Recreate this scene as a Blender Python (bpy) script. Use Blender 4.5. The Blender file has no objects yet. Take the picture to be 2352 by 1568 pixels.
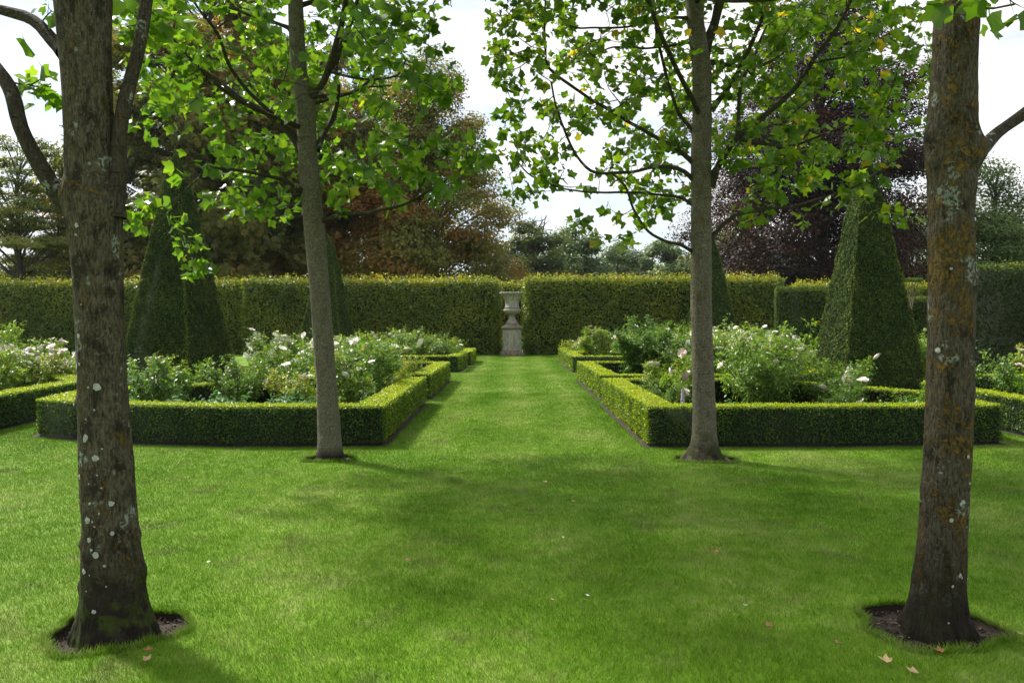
import bpy, math, random
import numpy as np
from mathutils import Vector
random.seed(7)
rng = np.random.default_rng(7)
sc = bpy.context.scene
R = math.radians
# ------------------------------------------------------------------ camera, world, sun
EYE, F, CX, HY = 1.6, 1829.0, 1176.0, 740.0
cam_d = bpy.data.cameras.new('camera'); cam = bpy.data.objects.new('camera', cam_d)
sc.collection.objects.link(cam); sc.camera = cam
cam.location = (0, 0, EYE); cam.rotation_euler = (R(90), 0, 0)
cam_d.sensor_width = 36; cam_d.lens = 28.0; cam_d.shift_y = -(784-HY)/2352
cam_d.clip_start = 0.05; cam_d.clip_end = 3000
SUN_EL, SUN_AZ = R(48), R(-52)       # azimuth measured from +Y, negative = towards -X
sd = Vector((math.sin(SUN_AZ)*math.cos(SUN_EL), math.cos(SUN_AZ)*math.cos(SUN_EL), math.sin(SUN_EL)))
ld = bpy.data.lights.new('sun', 'SUN'); lo = bpy.data.objects.new('sun', ld); sc.collection.objects.link(lo)
ld.energy = 4.4; ld.angle = R(4.5); ld.color = (1.0, 0.95, 0.86)
lo.rotation_euler = sd.to_track_quat('Z', 'Y').to_euler()
w = bpy.data.worlds.new('World'); sc.world = w; w.use_nodes = True
nt = w.node_tree; N = nt.nodes; L = nt.links
bg = N['Background']; bg.inputs['Strength'].default_value = 0.1
sky = N.new('ShaderNodeTexSky'); sky.sky_type = 'NISHITA'; sky.sun_disc = False
sky.sun_elevation = SUN_EL; sky.sun_rotation = SUN_AZ; sky.ozone_density = 1.6
tc = N.new('ShaderNodeTexCoord'); mp = N.new('ShaderNodeMapping'); mp.inputs['Scale'].default_value = (1.0, 1.0, 3.2)
mp.inputs['Location'].default_value = (0.35, 0.1, 0.25)
nz = N.new('ShaderNodeTexNoise'); nz.inputs['Scale'].default_value = 2.6; nz.inputs['Detail'].default_value = 9; nz.inputs['Roughness'].default_value = 0.62
rp = N.new('ShaderNodeValToRGB'); rp.color_ramp.elements[0].position = 0.38; rp.color_ramp.elements[1].position = 0.58
rp.color_ramp.elements[0].color = (0.25, 0.25, 0.25, 1)
nz2 = N.new('ShaderNodeTexNoise'); nz2.inputs['Scale'].default_value = 5; nz2.inputs['Detail'].default_value = 6
mr = N.new('ShaderNodeMapRange'); mr.inputs['To Min'].default_value = 4.8; mr.inputs['To Max'].default_value = 7.8
mr.inputs['From Min'].default_value = 0.3; mr.inputs['From Max'].default_value = 0.7
cm = N.new('ShaderNodeCombineColor'); mx = N.new('ShaderNodeMix'); mx.data_type = 'RGBA'
L.new(tc.outputs['Generated'], mp.inputs['Vector']); L.new(mp.outputs[0], nz.inputs['Vector']); L.new(mp.outputs[0], nz2.inputs['Vector'])
L.new(nz.outputs['Fac'], rp.inputs[0]); L.new(rp.outputs[0], mx.inputs['Factor'])
L.new(nz2.outputs['Fac'], mr.inputs['Value'])
for i in range(3): L.new(mr.outputs[0], cm.inputs[i])
L.new(sky.outputs[0], mx.inputs['A']); L.new(cm.outputs[0], mx.inputs['B']); L.new(mx.outputs['Result'], bg.inputs['Color'])
sc.view_settings.view_transform = 'Standard'; sc.view_settings.look = 'None'
sc.view_settings.exposure = 0.95; sc.view_settings.gamma = 1.0
sc.cycles.max_bounces = 6; sc.cycles.transmission_bounces = 4; sc.cycles.diffuse_bounces = 3; sc.cycles.transparent_max_bounces = 4

# ------------------------------------------------------------------ helpers
def PX(x, y, Y):                       # photo pixel at a depth -> point in the garden
    return np.array(((x-CX)*Y/F, Y, EYE+(HY-y)*Y/F))
def tag(o, label=None, cat=None, group=None, kind=None):
    if label: o['label'] = label
    if cat: o['category'] = cat
    if group: o['group'] = group
    if kind: o['kind'] = kind
    return o
def empty(name, loc, label, cat, group=None):
    o = bpy.data.objects.new(name, None); sc.collection.objects.link(o); o.location = loc
    o.empty_display_size = 0.1
    return tag(o, label, cat, group)
def mk(name, V, LI, LT, mat, parent=None, tint=None, smooth=False, origin=None, mats=None, mi=None):
    V = np.asarray(V, dtype=np.float32).reshape(-1, 3)
    LI = np.asarray(LI, dtype=np.int32).ravel(); LT = np.asarray(LT, dtype=np.int32).ravel()
    if origin is not None: V = V-np.asarray(origin, dtype=np.float32)
    me = bpy.data.meshes.new(name)
    me.vertices.add(len(V)); me.vertices.foreach_set('co', V.ravel())
    me.loops.add(len(LI)); me.loops.foreach_set('vertex_index', LI)
    me.polygons.add(len(LT))
    me.polygons.foreach_set('loop_start', np.concatenate(([0], np.cumsum(LT)[:-1])).astype(np.int32))
    me.polygons.foreach_set('loop_total', LT)
    if smooth: me.polygons.foreach_set('use_smooth', np.ones(len(LT), dtype=bool))
    for m in (mats or [mat]): me.materials.append(m)
    if mi is not None: me.polygons.foreach_set('material_index', np.asarray(mi, dtype=np.int32))
    me.update(calc_edges=True)
    if tint is not None:
        a = me.attributes.new('tint', 'FLOAT', 'POINT'); a.data.foreach_set('value', np.asarray(tint, dtype=np.float32))
    o = bpy.data.objects.new(name, me); sc.collection.objects.link(o)
    if parent is not None: o.parent = parent
    return o
class G:                                # mesh accumulator
    def __init__(s): s.V = []; s.LI = []; s.LT = []; s.T = []; s.n = 0; s.M = []
    def add(s, V, F, tint=None, m=0):   # F array (k, sides)
        V = np.asarray(V, dtype=np.float32).reshape(-1, 3); F = np.asarray(F, dtype=np.int32)
        s.V.append(V); s.LI.append((F+s.n).ravel()); s.LT.append(np.full(len(F), F.shape[1])); s.M.append(np.full(len(F), m))
        s.T.append(np.zeros(len(V)) if tint is None else np.broadcast_to(tint, (len(V),)))
        s.n += len(V)
    def obj(s, name, mat, parent=None, smooth=False, origin=None, mats=None):
        if not s.V: return None
        return mk(name, np.concatenate(s.V), np.concatenate(s.LI), np.concatenate(s.LT), mat, parent,
                  np.concatenate(s.T), smooth, origin, mats, np.concatenate(s.M))
def nrm(a): return a/np.maximum(np.linalg.norm(a, axis=-1, keepdims=True), 1e-9)
def frames(nv):                         # tangent frames for normals, random spin
    nv = nrm(nv); r = nrm(rng.normal(size=nv.shape)); t = nrm(np.cross(nv, r)); b = np.cross(nv, t)
    return t, b, nv
def hashn(P, s=1.0, seed=0):            # cheap smooth noise -1..1
    P = np.asarray(P)*s
    x, y, z = P[..., 0]+seed*1.7, P[..., 1]+seed*3.1, P[..., 2]-seed*2.3
    return (np.sin(x*1.3+np.sin(y*1.7+z*.9)*1.6)+np.sin(y*1.9+np.sin(z*1.3+x*1.1)*1.7)+np.sin(z*1.6+np.sin(x*2.1-y*.7)*1.5))/3
# leaf templates: verts, and list of faces of equal side count
T_DIA = (np.array([(0, -.5, 0), (.3, 0, .06), (0, .5, 0), (-.3, 0, .06)]), [(0, 1, 2, 3)])
T_TRI = (np.array([(-.3, -.4, 0), (.3, -.4, 0), (0, .6, 0)]), [(0, 1, 2)])
_h = [(0, 0), (.24, -.03), (.50, .17), (.36, .44), (.44, .86), (.17, .80), (0, .68)]
_tv = [(x, y, .28*x-.25*(y-.3)**2) for x, y in _h]+[(-x, y, .28*x-.25*(y-.3)**2) for x, y in _h[1:-1]]
T_TUL = (np.array(_tv)-np.array((0, .0, 0)), [(0, 1, 2, 3, 4, 5, 6), (0, 6, 11, 10, 9, 8, 7)])
T_TUL_B = (np.array([(x*.86, y, .75*abs(x)-.5*(y-.2)**2) for x, y, z in _tv]), T_TUL[1])      # folded along the rib
T_TUL_C = (np.array([(x*1.04, y*.94, -.35*abs(x)**1.5+.18*np.sin(y*5+x*4)) for x, y, z in _tv]), T_TUL[1])   # wavy, drooping lobes
def fan5():
    v = [(0, 0, 0)]; f = []
    for a in (-75, -38, 0, 38, 75):
        d = np.array((math.sin(R(a)), math.cos(R(a)))); n = np.array((d[1], -d[0])); l = 1-abs(a)/200
        i = len(v); v += [tuple(d*.6*l+n*.13)+(-.08,), tuple(d*l)+(-.3,), tuple(d*.6*l-n*.13)+(-.08,)]; f.append((0, i, i+1, i+2))
    return np.array(v), f
T_FAN = fan5()
T_ROSE = (np.array([(0, -.7, 0), (.03, -.35, 0), (.26, .0, .05), (0, .4, -.05), (-.26, .0, .05)]), [(1, 2, 3, 4, 0)])
def leaves(g, tmpl, P, nv, size, tint, aim=None):
    tv, tf = tmpl; P = np.asarray(P); n = len(P)
    if n == 0: return
    if aim is None: t, b, k = frames(nv)
    else:
        k = nrm(nv); b = nrm(aim-k*np.sum(aim*k, 1, keepdims=True)); t = np.cross(b, k)
    size = np.broadcast_to(size, (n,))[:, None, None]
    V = P[:, None]+size*(tv[None, :, 0:1]*t[:, None]+tv[None, :, 1:2]*b[:, None]+tv[None, :, 2:3]*k[:, None])
    m = len(tv); fa = np.asarray(tf)
    FI = (fa[None]+(np.arange(n)*m)[:, None, None]).reshape(-1, fa.shape[1])
    g.add(V.reshape(-1, 3), FI, np.repeat(np.broadcast_to(tint, (n,)), m))
def tube(g, pts, rad, k=8, wob=0.0, tint=0.0, cap=True):
    pts = np.asarray(pts, dtype=float); n = len(pts); rad = np.broadcast_to(rad, (n,))
    d = nrm(np.gradient(pts, axis=0)); u = nrm(np.cross(d, np.array((.31, .2, .93)))) if abs(d[0][2]) < .8 else nrm(np.cross(d, np.array((.93, .1, .2))))
    v = np.cross(d, u); a = np.linspace(0, 2*math.pi, k, endpoint=False)
    rr = rad[:, None]*np.ones(k)
    if wob: rr = rr*(1+wob*hashn((pts[:, None]+np.stack([np.cos(a), np.sin(a), a*0], -1)[None]*rad[:, None, None]), 9))
    V = pts[:, None]+rr[..., None]*(np.cos(a)[None, :, None]*u[:, None]+np.sin(a)[None, :, None]*v[:, None])
    i = np.arange(n-1)[:, None]*k; j = np.arange(k)[None]; j2 = (j+1) % k
    Fq = np.stack([i+j, i+j2, i+k+j2, i+k+j], -1).reshape(-1, 4)
    g.add(V.reshape(-1, 3), Fq, tint)
    if cap: g.add(V[-1], [list(range(k))], tint)
def smooth_path(pts, step):
    pts = np.asarray(pts, dtype=float)
    if len(pts) < 3: 
        n = max(2, int(np.linalg.norm(pts[-1]-pts[0])/step)+1); t = np.linspace(0, 1, n)[:, None]; return pts[0]*(1-t)+pts[-1]*t
    P = np.vstack([2*pts[0]-pts[1], pts, 2*pts[-1]-pts[-2]]); out = []
    for i in range(1, len(P)-2):
        n = max(2, int(np.linalg.norm(P[i+1]-P[i])/step)+1)
        t = np.linspace(0, 1, n, endpoint=False)[:, None]
        out.append(.5*((2*P[i])+(-P[i-1]+P[i+1])*t+(2*P[i-1]-5*P[i]+4*P[i+1]-P[i+2])*t*t+(-P[i-1]+3*P[i]-3*P[i+1]+P[i+2])*t**3))
    return np.vstack(out+[pts[-1:]])
def lathe(g, prof, c=(0, 0, 0), k=48, mod=None, square=False):
    prof = np.asarray(prof, float); a = np.linspace(0, 2*math.pi, k, endpoint=False)+(math.pi/4 if square else 0)
    r = prof[:, 0:1]*np.ones(k)
    if mod is not None: r = r*(1+mod[:, None]*np.abs(np.sin(a*12))[None])
    V = np.stack([r*np.cos(a)+c[0], r*np.sin(a)+c[1], prof[:, 1:2]*np.ones(k)+c[2]], -1)
    n = len(prof); i = np.arange(n-1)[:, None]*k; j = np.arange(k)[None]; j2 = (j+1) % k
    g.add(V.reshape(-1, 3), np.stack([i+j, i+j2, i+k+j2, i+k+j], -1).reshape(-1, 4))
    g.add(V[0], [list(range(k))[::-1]]); g.add(V[-1], [list(range(k))])

# ------------------------------------------------------------------ materials
def newmat(name):
    m = bpy.data.materials.new(name); m.use_nodes = True
    return m, m.node_tree.nodes, m.node_tree.links, m.node_tree.nodes['Principled BSDF']
def ramp(N, stops):
    r = N.new('ShaderNodeValToRGB'); e = r.color_ramp.elements
    while len(e) < len(stops): e.new(0.5)
    for i, (p, c) in enumerate(stops): e[i].position = p; e[i].color = (*c, 1) if len(c) == 3 else c
    return r
def leafmat(name, stops, tr=0.4, rough=0.45, spec=0.3, tcol=1.6, nscale=0.0, namt=0.25):
    m, N, L, P = newmat(name)
    at = N.new('ShaderNodeAttribute'); at.attribute_name = 'tint'
    rp = ramp(N, stops); src = at.outputs['Fac']
    if nscale:
        geo = N.new('ShaderNodeNewGeometry'); no = N.new('ShaderNodeTexNoise'); no.inputs['Scale'].default_value = nscale; no.inputs['Detail'].default_value = 3
        L.new(geo.outputs['Position'], no.inputs['Vector'])
        mr = N.new('ShaderNodeMapRange'); mr.inputs['From Min'].default_value = .3; mr.inputs['From Max'].default_value = .7
        mr.inputs['To Min'].default_value = -namt; mr.inputs['To Max'].default_value = namt
        ad = N.new('ShaderNodeMath'); L.new(no.outputs['Fac'], mr.inputs['Value']); L.new(mr.outputs[0], ad.inputs[0]); L.new(src, ad.inputs[1]); src = ad.outputs[0]
    L.new(src, rp.inputs[0]); L.new(rp.outputs[0], P.inputs['Base Color'])
    P.inputs['Roughness'].default_value = rough; P.inputs['Specular IOR Level'].default_value = spec
    if tr > 0:
        t = N.new('ShaderNodeBsdfTranslucent'); mixc = N.new('ShaderNodeMix'); mixc.data_type = 'RGBA'; mixc.blend_type = 'MULTIPLY'
        mixc.inputs['Factor'].default_value = 1; mixc.inputs['B'].default_value = (tcol, tcol*1.08, tcol*.45, 1)
        mixc.clamp_result = False
        L.new(rp.outputs[0], mixc.inputs['A']); L.new(mixc.outputs['Result'], t.inputs['Color'])
        ms = N.new('ShaderNodeMixShader'); ms.inputs[0].default_value = tr
        L.new(P.outputs[0], ms.inputs[1]); L.new(t.outputs[0], ms.inputs[2]); L.new(ms.outputs[0], N['Material Output'].inputs[0])
    return m
M = {}
M['tulip'] = leafmat('tulip_leaf', [(0, (.026, .062, .008)), (.45, (.068, .128, .012)), (.8, (.14, .20, .018)), (1, (.28, .26, .015))], tr=.5, tcol=2.7, nscale=14, namt=.10, rough=.35, spec=.5)
M['tulip_y'] = leafmat('tulip_leaf_yellowing', [(0, (.026, .056, .008)), (.45, (.062, .122, .010)), (.8, (.15, .19, .014)), (1, (.32, .22, .015))], tr=.48, tcol=2.5, nscale=14, namt=.10, rough=.35, spec=.5)
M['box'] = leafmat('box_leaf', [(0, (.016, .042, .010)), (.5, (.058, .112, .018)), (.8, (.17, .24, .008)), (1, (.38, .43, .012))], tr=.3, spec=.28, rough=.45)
M['hornbeam'] = leafmat('hornbeam_leaf', [(0, (.030, .055, .008)), (.45, (.112, .160, .018)), (.8, (.26, .26, .025)), (1, (.40, .30, .03))], tr=.38, spec=.35, nscale=.7, namt=.12)
M['yew'] = leafmat('yew_needles', [(0, (.010, .022, .006)), (.5, (.036, .062, .018)), (.9, (.10, .14, .035)), (1, (.16, .18, .03))], tr=.15, spec=.06, rough=.7)
M['rose'] = leafmat('rose_leaf', [(0, (.026, .070, .016)), (.5, (.090, .175, .028)), (.88, (.25, .34, .04)), (1, (.36, .14, .03))], tr=.38, tcol=1.8, spec=.4, rough=.4, nscale=.0)
M['herb'] = leafmat('herb_leaf', [(0, (.03, .09, .03)), (.6, (.08, .19, .06)), (1, (.2, .32, .14))], tr=.3, spec=.4)
M['grass'] = None
M['chestnut'] = leafmat('chestnut_leaf', [(0, (.045, .065, .012)), (.4, (.18, .185, .032)), (.7, (.27, .17, .038)), (1, (.30, .125, .028))], tr=.42, nscale=.14, namt=.35)
M['beech'] = leafmat('copper_beech_leaf', [(0, (.008, .008, .006)), (.6, (.032, .018, .017)), (1, (.13, .048, .034))], tr=.25, nscale=.3, namt=.25, spec=.2, rough=.6)
M['fargreen'] = leafmat('green_leaf', [(0, (.035, .065, .020)), (.5, (.10, .155, .045)), (1, (.20, .25, .07))], tr=.3, nscale=.12, namt=.3)
M['larch'] = leafmat('larch_needles', [(0, (.035, .060, .015)), (.5, (.12, .15, .030)), (1, (.26, .24, .04))], tr=.35, nscale=.3, namt=.2)
def petal():
    m, N, L, P = newmat('rose_petal'); at = N.new('ShaderNodeAttribute'); at.attribute_name = 'tint'
    r = ramp(N, [(0, (.62, .33, .34)), (.35, (.80, .69, .66)), (.7, (.88, .86, .82)), (1, (.75, .60, .30))])
    L.new(at.outputs['Fac'], r.inputs[0]); L.new(r.outputs[0], P.inputs['Base Color']); P.inputs['Roughness'].default_value = .6
    P.inputs['Subsurface Weight'].default_value = 0.0
    return m
M['petal'] = petal()
def plain(name, col, rough=.7, bump=0, scale=20, var=.35):
    m, N, L, P = newmat(name); geo = N.new('ShaderNodeNewGeometry'); no = N.new('ShaderNodeTexNoise')
    no.inputs['Scale'].default_value = scale; no.inputs['Detail'].default_value = 6; L.new(geo.outputs['Position'], no.inputs['Vector'])
    r = ramp(N, [(.25, tuple(c*(1-var) for c in col)), (.75, tuple(min(1, c*(1+var)) for c in col))])
    L.new(no.outputs['Fac'], r.inputs[0]); L.new(r.outputs[0], P.inputs['Base Color']); P.inputs['Roughness'].default_value = rough
    if bump:
        b = N.new('ShaderNodeBump'); b.inputs['Strength'].default_value = bump; b.inputs['Distance'].default_value = .02
        L.new(no.outputs['Fac'], b.inputs['Height']); L.new(b.outputs[0], P.inputs['Normal'])
    return m
M['soil'] = plain('soil', (.030, .019, .012), .95, 1, 30, .6)
def pitmat():
    m, N, L, P = newmat('pit_soil'); at = N.new('ShaderNodeAttribute'); at.attribute_name = 'tint'
    r = ramp(N, [(0, (.022, .014, .009)), (.6, (.05, .032, .02)), (.9, (.12, .075, .045)), (1, (.22, .16, .10))]); L.new(at.outputs['Fac'], r.inputs[0]); L.new(r.outputs[0], P.inputs['Base Color']); P.inputs['Roughness'].default_value = .95
    return m
M['pit'] = pitmat()
M['stem'] = plain('rose_stem', (.05, .05, .022), .7, 0, 15, .5)
M['twig'] = plain('twig_bark', (.035, .030, .022), .8, 0, 15, .4)
M['core'] = plain('hedge_inside', (.012, .016, .008), .95, .5, 8, .5)
M['corey'] = plain('hornbeam_inside', (.03, .034, .012), .95, .5, 8, .5)
M['gravel'] = plain('gravel', (.42, .38, .32), .9, .6, 60, .3)
M['dead'] = plain('dead_leaf', (.28, .13, .05), .7, .2, 40, .4)
M['pale_dead'] = plain('pale_dead_leaf', (.42, .30, .15), .7, .2, 40, .4)
M['feather'] = plain('feather', (.75, .75, .72), .8, 0, 30, .1)
def lawnmat():
    m, N, L, P = newmat('lawn_grass'); geo = N.new('ShaderNodeNewGeometry')
    def noise(s, d, sx=None):
        n = N.new('ShaderNodeTexNoise'); n.inputs['Scale'].default_value = s; n.inputs['Detail'].default_value = d
        if sx:
            mp = N.new('ShaderNodeMapping'); mp.inputs['Scale'].default_value = sx; L.new(geo.outputs['Position'], mp.inputs['Vector']); L.new(mp.outputs[0], n.inputs['Vector'])
        else: L.new(geo.outputs['Position'], n.inputs['Vector'])
        return n
    a, b, c = noise(.9, 5, (1, .55, 1)), noise(6, 4), noise(90, 2)
    at = N.new('ShaderNodeAttribute'); at.attribute_name = 'tint'
    def ma(op, x, y):
        q = N.new('ShaderNodeMath'); q.operation = op
        for i, v in enumerate((x, y)):
            if isinstance(v, (int, float)): q.inputs[i].default_value = v
            else: L.new(v, q.inputs[i])
        return q.outputs[0]
    s = ma('ADD', ma('MULTIPLY', a.outputs['Fac'], 1.0), ma('MULTIPLY', b.outputs['Fac'], .65)); s = ma('SUBTRACT', s, .08)
    s = ma('ADD', s, ma('MULTIPLY', c.outputs['Fac'], .25)); s = ma('ADD', s, ma('MULTIPLY', at.outputs['Fac'], .5)); s = ma('MULTIPLY', s, .62)
    sx = N.new('ShaderNodeSeparateXYZ'); L.new(geo.outputs['Position'], sx.inputs[0])   # mower stripes along the path
    st = ma('MULTIPLY', ma('SINE', ma('ADD', ma('MULTIPLY', sx.outputs[0], 5.6), 1.3), 0.0), .06); far = N.new('ShaderNodeMapRange'); far.inputs['From Min'].default_value = 8; far.inputs['From Max'].default_value = 14; L.new(sx.outputs[1], far.inputs['Value'])
    s = ma('ADD', s, ma('MULTIPLY', st, far.outputs[0]))
    r = ramp(N, [(.24, (.030, .095, .004)), (.45, (.076, .178, .007)), (.64, (.134, .255, .014)), (.8, (.24, .33, .07)), (.92, (.34, .33, .12))])
    L.new(s, r.inputs[0])
    th = noise(2.3, 7); tm = N.new('ShaderNodeMapRange'); tm.inputs['From Min'].default_value = .56; tm.inputs['From Max'].default_value = .70; tm.inputs['To Max'].default_value = .55
    L.new(th.outputs['Fac'], tm.inputs['Value']); tx = N.new('ShaderNodeMix'); tx.data_type = 'RGBA'; tx.inputs['B'].default_value = (.13, .15, .045, 1)   # thin mossy, strawy turf
    L.new(tm.outputs[0], tx.inputs['Factor']); L.new(r.outputs[0], tx.inputs['A']); L.new(tx.outputs['Result'], P.inputs['Base Color']); P.inputs['Roughness'].default_value = .6; P.inputs['Specular IOR Level'].default_value = .12
    t = N.new('ShaderNodeBsdfTranslucent'); L.new(tx.outputs['Result'], t.inputs['Color']); ms = N.new('ShaderNodeMixShader'); ms.inputs[0].default_value = .25
    L.new(P.outputs[0], ms.inputs[1]); L.new(t.outputs[0], ms.inputs[2]); L.new(ms.outputs[0], N['Material Output'].inputs[0])
    return m
M['grass'] = lawnmat()
def barkmat(name, dark, light, yellow=.5, pale=.4, moss=0.0, ringamt=.75, zsc=.22, fs=95, low_=.16, blotch=.25):
    m, N, L, P = newmat(name); geo = N.new('ShaderNodeNewGeometry')
    def noise(s, d, sx=(1, 1, 1), dist=0, rough=.5):
        n = N.new('ShaderNodeTexNoise'); n.inputs['Scale'].default_value = s; n.inputs['Detail'].default_value = d; n.inputs['Distortion'].default_value = dist; n.inputs['Roughness'].default_value = rough
        mp = N.new('ShaderNodeMapping'); mp.inputs['Scale'].default_value = sx; L.new(geo.outputs['Position'], mp.inputs['Vector']); L.new(mp.outputs[0], n.inputs['Vector'])
        return n.outputs['Fac']
    def step(x, lo, hi):
        r = N.new('ShaderNodeMapRange'); r.inputs['From Min'].default_value = lo; r.inputs['From Max'].default_value = hi; L.new(x, r.inputs['Value']); return r.outputs[0]
    def mul(x, y):
        q = N.new('ShaderNodeMath'); q.operation = 'MULTIPLY'; L.new(x, q.inputs[0])
        if isinstance(y, float): q.inputs[1].default_value = y
        else: L.new(y, q.inputs[1])
        return q.outputs[0]
    def mix(f, a, b):
        q = N.new('ShaderNodeMix'); q.data_type = 'RGBA'; L.new(f, q.inputs['Factor'])
        for s, v in (('A', a), ('B', b)):
            if isinstance(v, tuple): q.inputs[s].default_value = (*v, 1)
            else: L.new(v, q.inputs[s])
        return q.outputs['Result']
    fine = noise(fs, 6, (1, 1, zsc), .6); rings = noise(22, 5, (.35, .35, 3.2), .4); big = noise(3.2, 4, (1, 1, .7))
    r = ramp(N, [(.3, dark), (.62, light)]); L.new(fine, r.inputs[0]); col = r.outputs[0]
    col = mix(mul(step(noise(13, 6, (1, 1, .55), .3, .6), .50, .62), blotch), col, tuple(c*.35 for c in dark))
    col = mix(mul(step(rings, .62, .70), ringamt), col, tuple(c*.3 for c in dark))
    speck = noise(55, 3, (1, 1, 1)); col = mix(mul(step(speck, .62, .68), .5), col, tuple(min(1, c*1.8) for c in light))
    # crustose lichens: ochre and grey-green
    l1 = noise(5.5, 8, (1, 1, 1), .6, .78); l1b = noise(48, 6, (1, 1, .7), .4, .75)
    yf = mul(step(l1, .66-.2*yellow, .70-.2*yellow), step(l1b, .44, .52))
    col = mix(mul(yf, .85), col, (.15, .095, .016))
    mp2 = N.new('ShaderNodeMapping'); mp2.inputs['Location'].default_value = (5, 3, 1); L.new(geo.outputs['Position'], mp2.inputs['Vector'])
    n2 = N.new('ShaderNodeTexNoise'); n2.inputs['Scale'].default_value = 7; n2.inputs['Detail'].default_value = 6; L.new(mp2.outputs[0], n2.inputs['Vector'])
    pf = mul(step(n2.outputs['Fac'], .70-.12*pale, .74-.12*pale), step(speck, .45, .55)); col = mix(pf, col, (.22, .25, .21))
    sz = N.new('ShaderNodeSeparateXYZ'); L.new(geo.outputs['Position'], sz.inputs[0])
    low = N.new('ShaderNodeMapRange'); low.inputs['From Min'].default_value = low_; low.inputs['From Max'].default_value = .25*low_; L.new(sz.outputs[2], low.inputs['Value'])
    col = mix(mul(low.outputs[0], step(big, .3, .5)), col, (.016, .012, .008))
    if moss:
        l3 = N.new('ShaderNodeMapRange'); l3.inputs['From Min'].default_value = .42; l3.inputs['From Max'].default_value = .2; L.new(sz.outputs[2], l3.inputs['Value'])
        col = mix(mul(l3.outputs[0], mul(step(noise(9, 5), .45, .55), moss)), col, (.035, .048, .008))
    L.new(col, P.inputs['Base Color']); P.inputs['Roughness'].default_value = .88; P.inputs['Specular IOR Level'].default_value = .2
    b = N.new('ShaderNodeBump'); b.inputs['Strength'].default_value = 1; b.inputs['Distance'].default_value = .010; L.new(fine, b.inputs['Height'])
    b2 = N.new('ShaderNodeBump'); b2.inputs['Strength'].default_value = ringamt*.9; b2.inputs['Distance'].default_value = .012; L.new(rings, b2.inputs['Height']); L.new(b.outputs[0], b2.inputs['Normal'])
    b3 = N.new('ShaderNodeBump'); b3.inputs['Strength'].default_value = .8; b3.inputs['Distance'].default_value = .006; L.new(yf, b3.inputs['Height']); L.new(b2.outputs[0], b3.inputs['Normal'])
    L.new(b3.outputs[0], P.inputs['Normal'])
    return m
M['bark1'] = barkmat('bark_lichen_left', (.018, .014, .008), (.104, .088, .058), yellow=.55, pale=.7, moss=1.0, ringamt=.25, zsc=.26, fs=105, low_=.55, blotch=.75)
M['bark2'] = barkmat('bark_grey_ringed', (.060, .052, .036), (.170, .150, .108), yellow=.25, pale=.1, zsc=.5)
M['bark3'] = barkmat('bark_grey_mossy_spots', (.060, .052, .036), (.175, .155, .112), yellow=.42, pale=.2, zsc=.5, moss=.9, low_=.3)
M['bark4'] = barkmat('bark_ochre_lichen_right', (.017, .013, .008), (.092, .077, .052), yellow=.80, pale=.8, moss=.2, ringamt=.25, zsc=.26, fs=105, low_=.55, blotch=.75)
M['barklimb'] = barkmat('bark_limb', (.018, .014, .009), (.065, .053, .037), yellow=.45, pale=.7)
M['barkfar'] = plain('bark_far', (.05, .042, .032), .9, .5, 3, .4)
M['lichen'] = plain('white_lichen', (.34, .35, .32), .9, .6, 70, .25)
def stone():
    m, N, L, P = newmat('weathered_stone'); geo = N.new('ShaderNodeNewGeometry')
    n = N.new('ShaderNodeTexNoise'); n.inputs['Scale'].default_value = 5; n.inputs['Detail'].default_value = 8; n.inputs['Roughness'].default_value = .7
    mp = N.new('ShaderNodeMapping'); mp.inputs['Scale'].default_value = (2, 2, .6); L.new(geo.outputs['Position'], mp.inputs['Vector']); L.new(mp.outputs[0], n.inputs['Vector'])
    r = ramp(N, [(.3, (.11, .09, .06)), (.5, (.27, .25, .20)), (.72, (.42, .41, .36))]); L.new(n.outputs['Fac'], r.inputs[0])
    # algae staining on the ledges and plinth
    n2 = N.new('ShaderNodeTexNoise'); n2.inputs['Scale'].default_value = 9; n2.inputs['Detail'].default_value = 5; L.new(geo.outputs['Position'], n2.inputs['Vector'])
    at = N.new('ShaderNodeAttribute'); at.attribute_name = 'tint'
    q = N.new('ShaderNodeMath'); q.operation = 'MULTIPLY'; L.new(at.outputs['Fac'], q.inputs[0]); q.inputs[1].default_value = .9
    mx = N.new('ShaderNodeMix'); mx.data_type = 'RGBA'; L.new(q.outputs[0], mx.inputs['Factor']); L.new(r.outputs[0], mx.inputs['A'])
    r2 = ramp(N, [(.35, (.045, .030, .018)), (.7, (.16, .12, .075))]); L.new(n2.outputs['Fac'], r2.inputs[0]); L.new(r2.outputs[0], mx.inputs['B'])
    L.new(mx.outputs['Result'], P.inputs['Base Color']); P.inputs['Roughness'].default_value = .9
    b = N.new('ShaderNodeBump'); b.inputs['Strength'].default_value = .5; b.inputs['Distance'].default_value = .02; L.new(n2.outputs['Fac'], b.inputs['Height']); L.new(b.outputs[0], P.inputs['Normal'])
    return m
M['stone'] = stone()

# ------------------------------------------------------------------ ground
def sheet(name, poly, z, mat, tint=.5):
    n = len(poly); o = mk(name, [(x, y, z) for x, y in poly], list(range(n)), [n], mat, tint=[tint]*n); o['kind'] = 'structure'; return o

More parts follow.
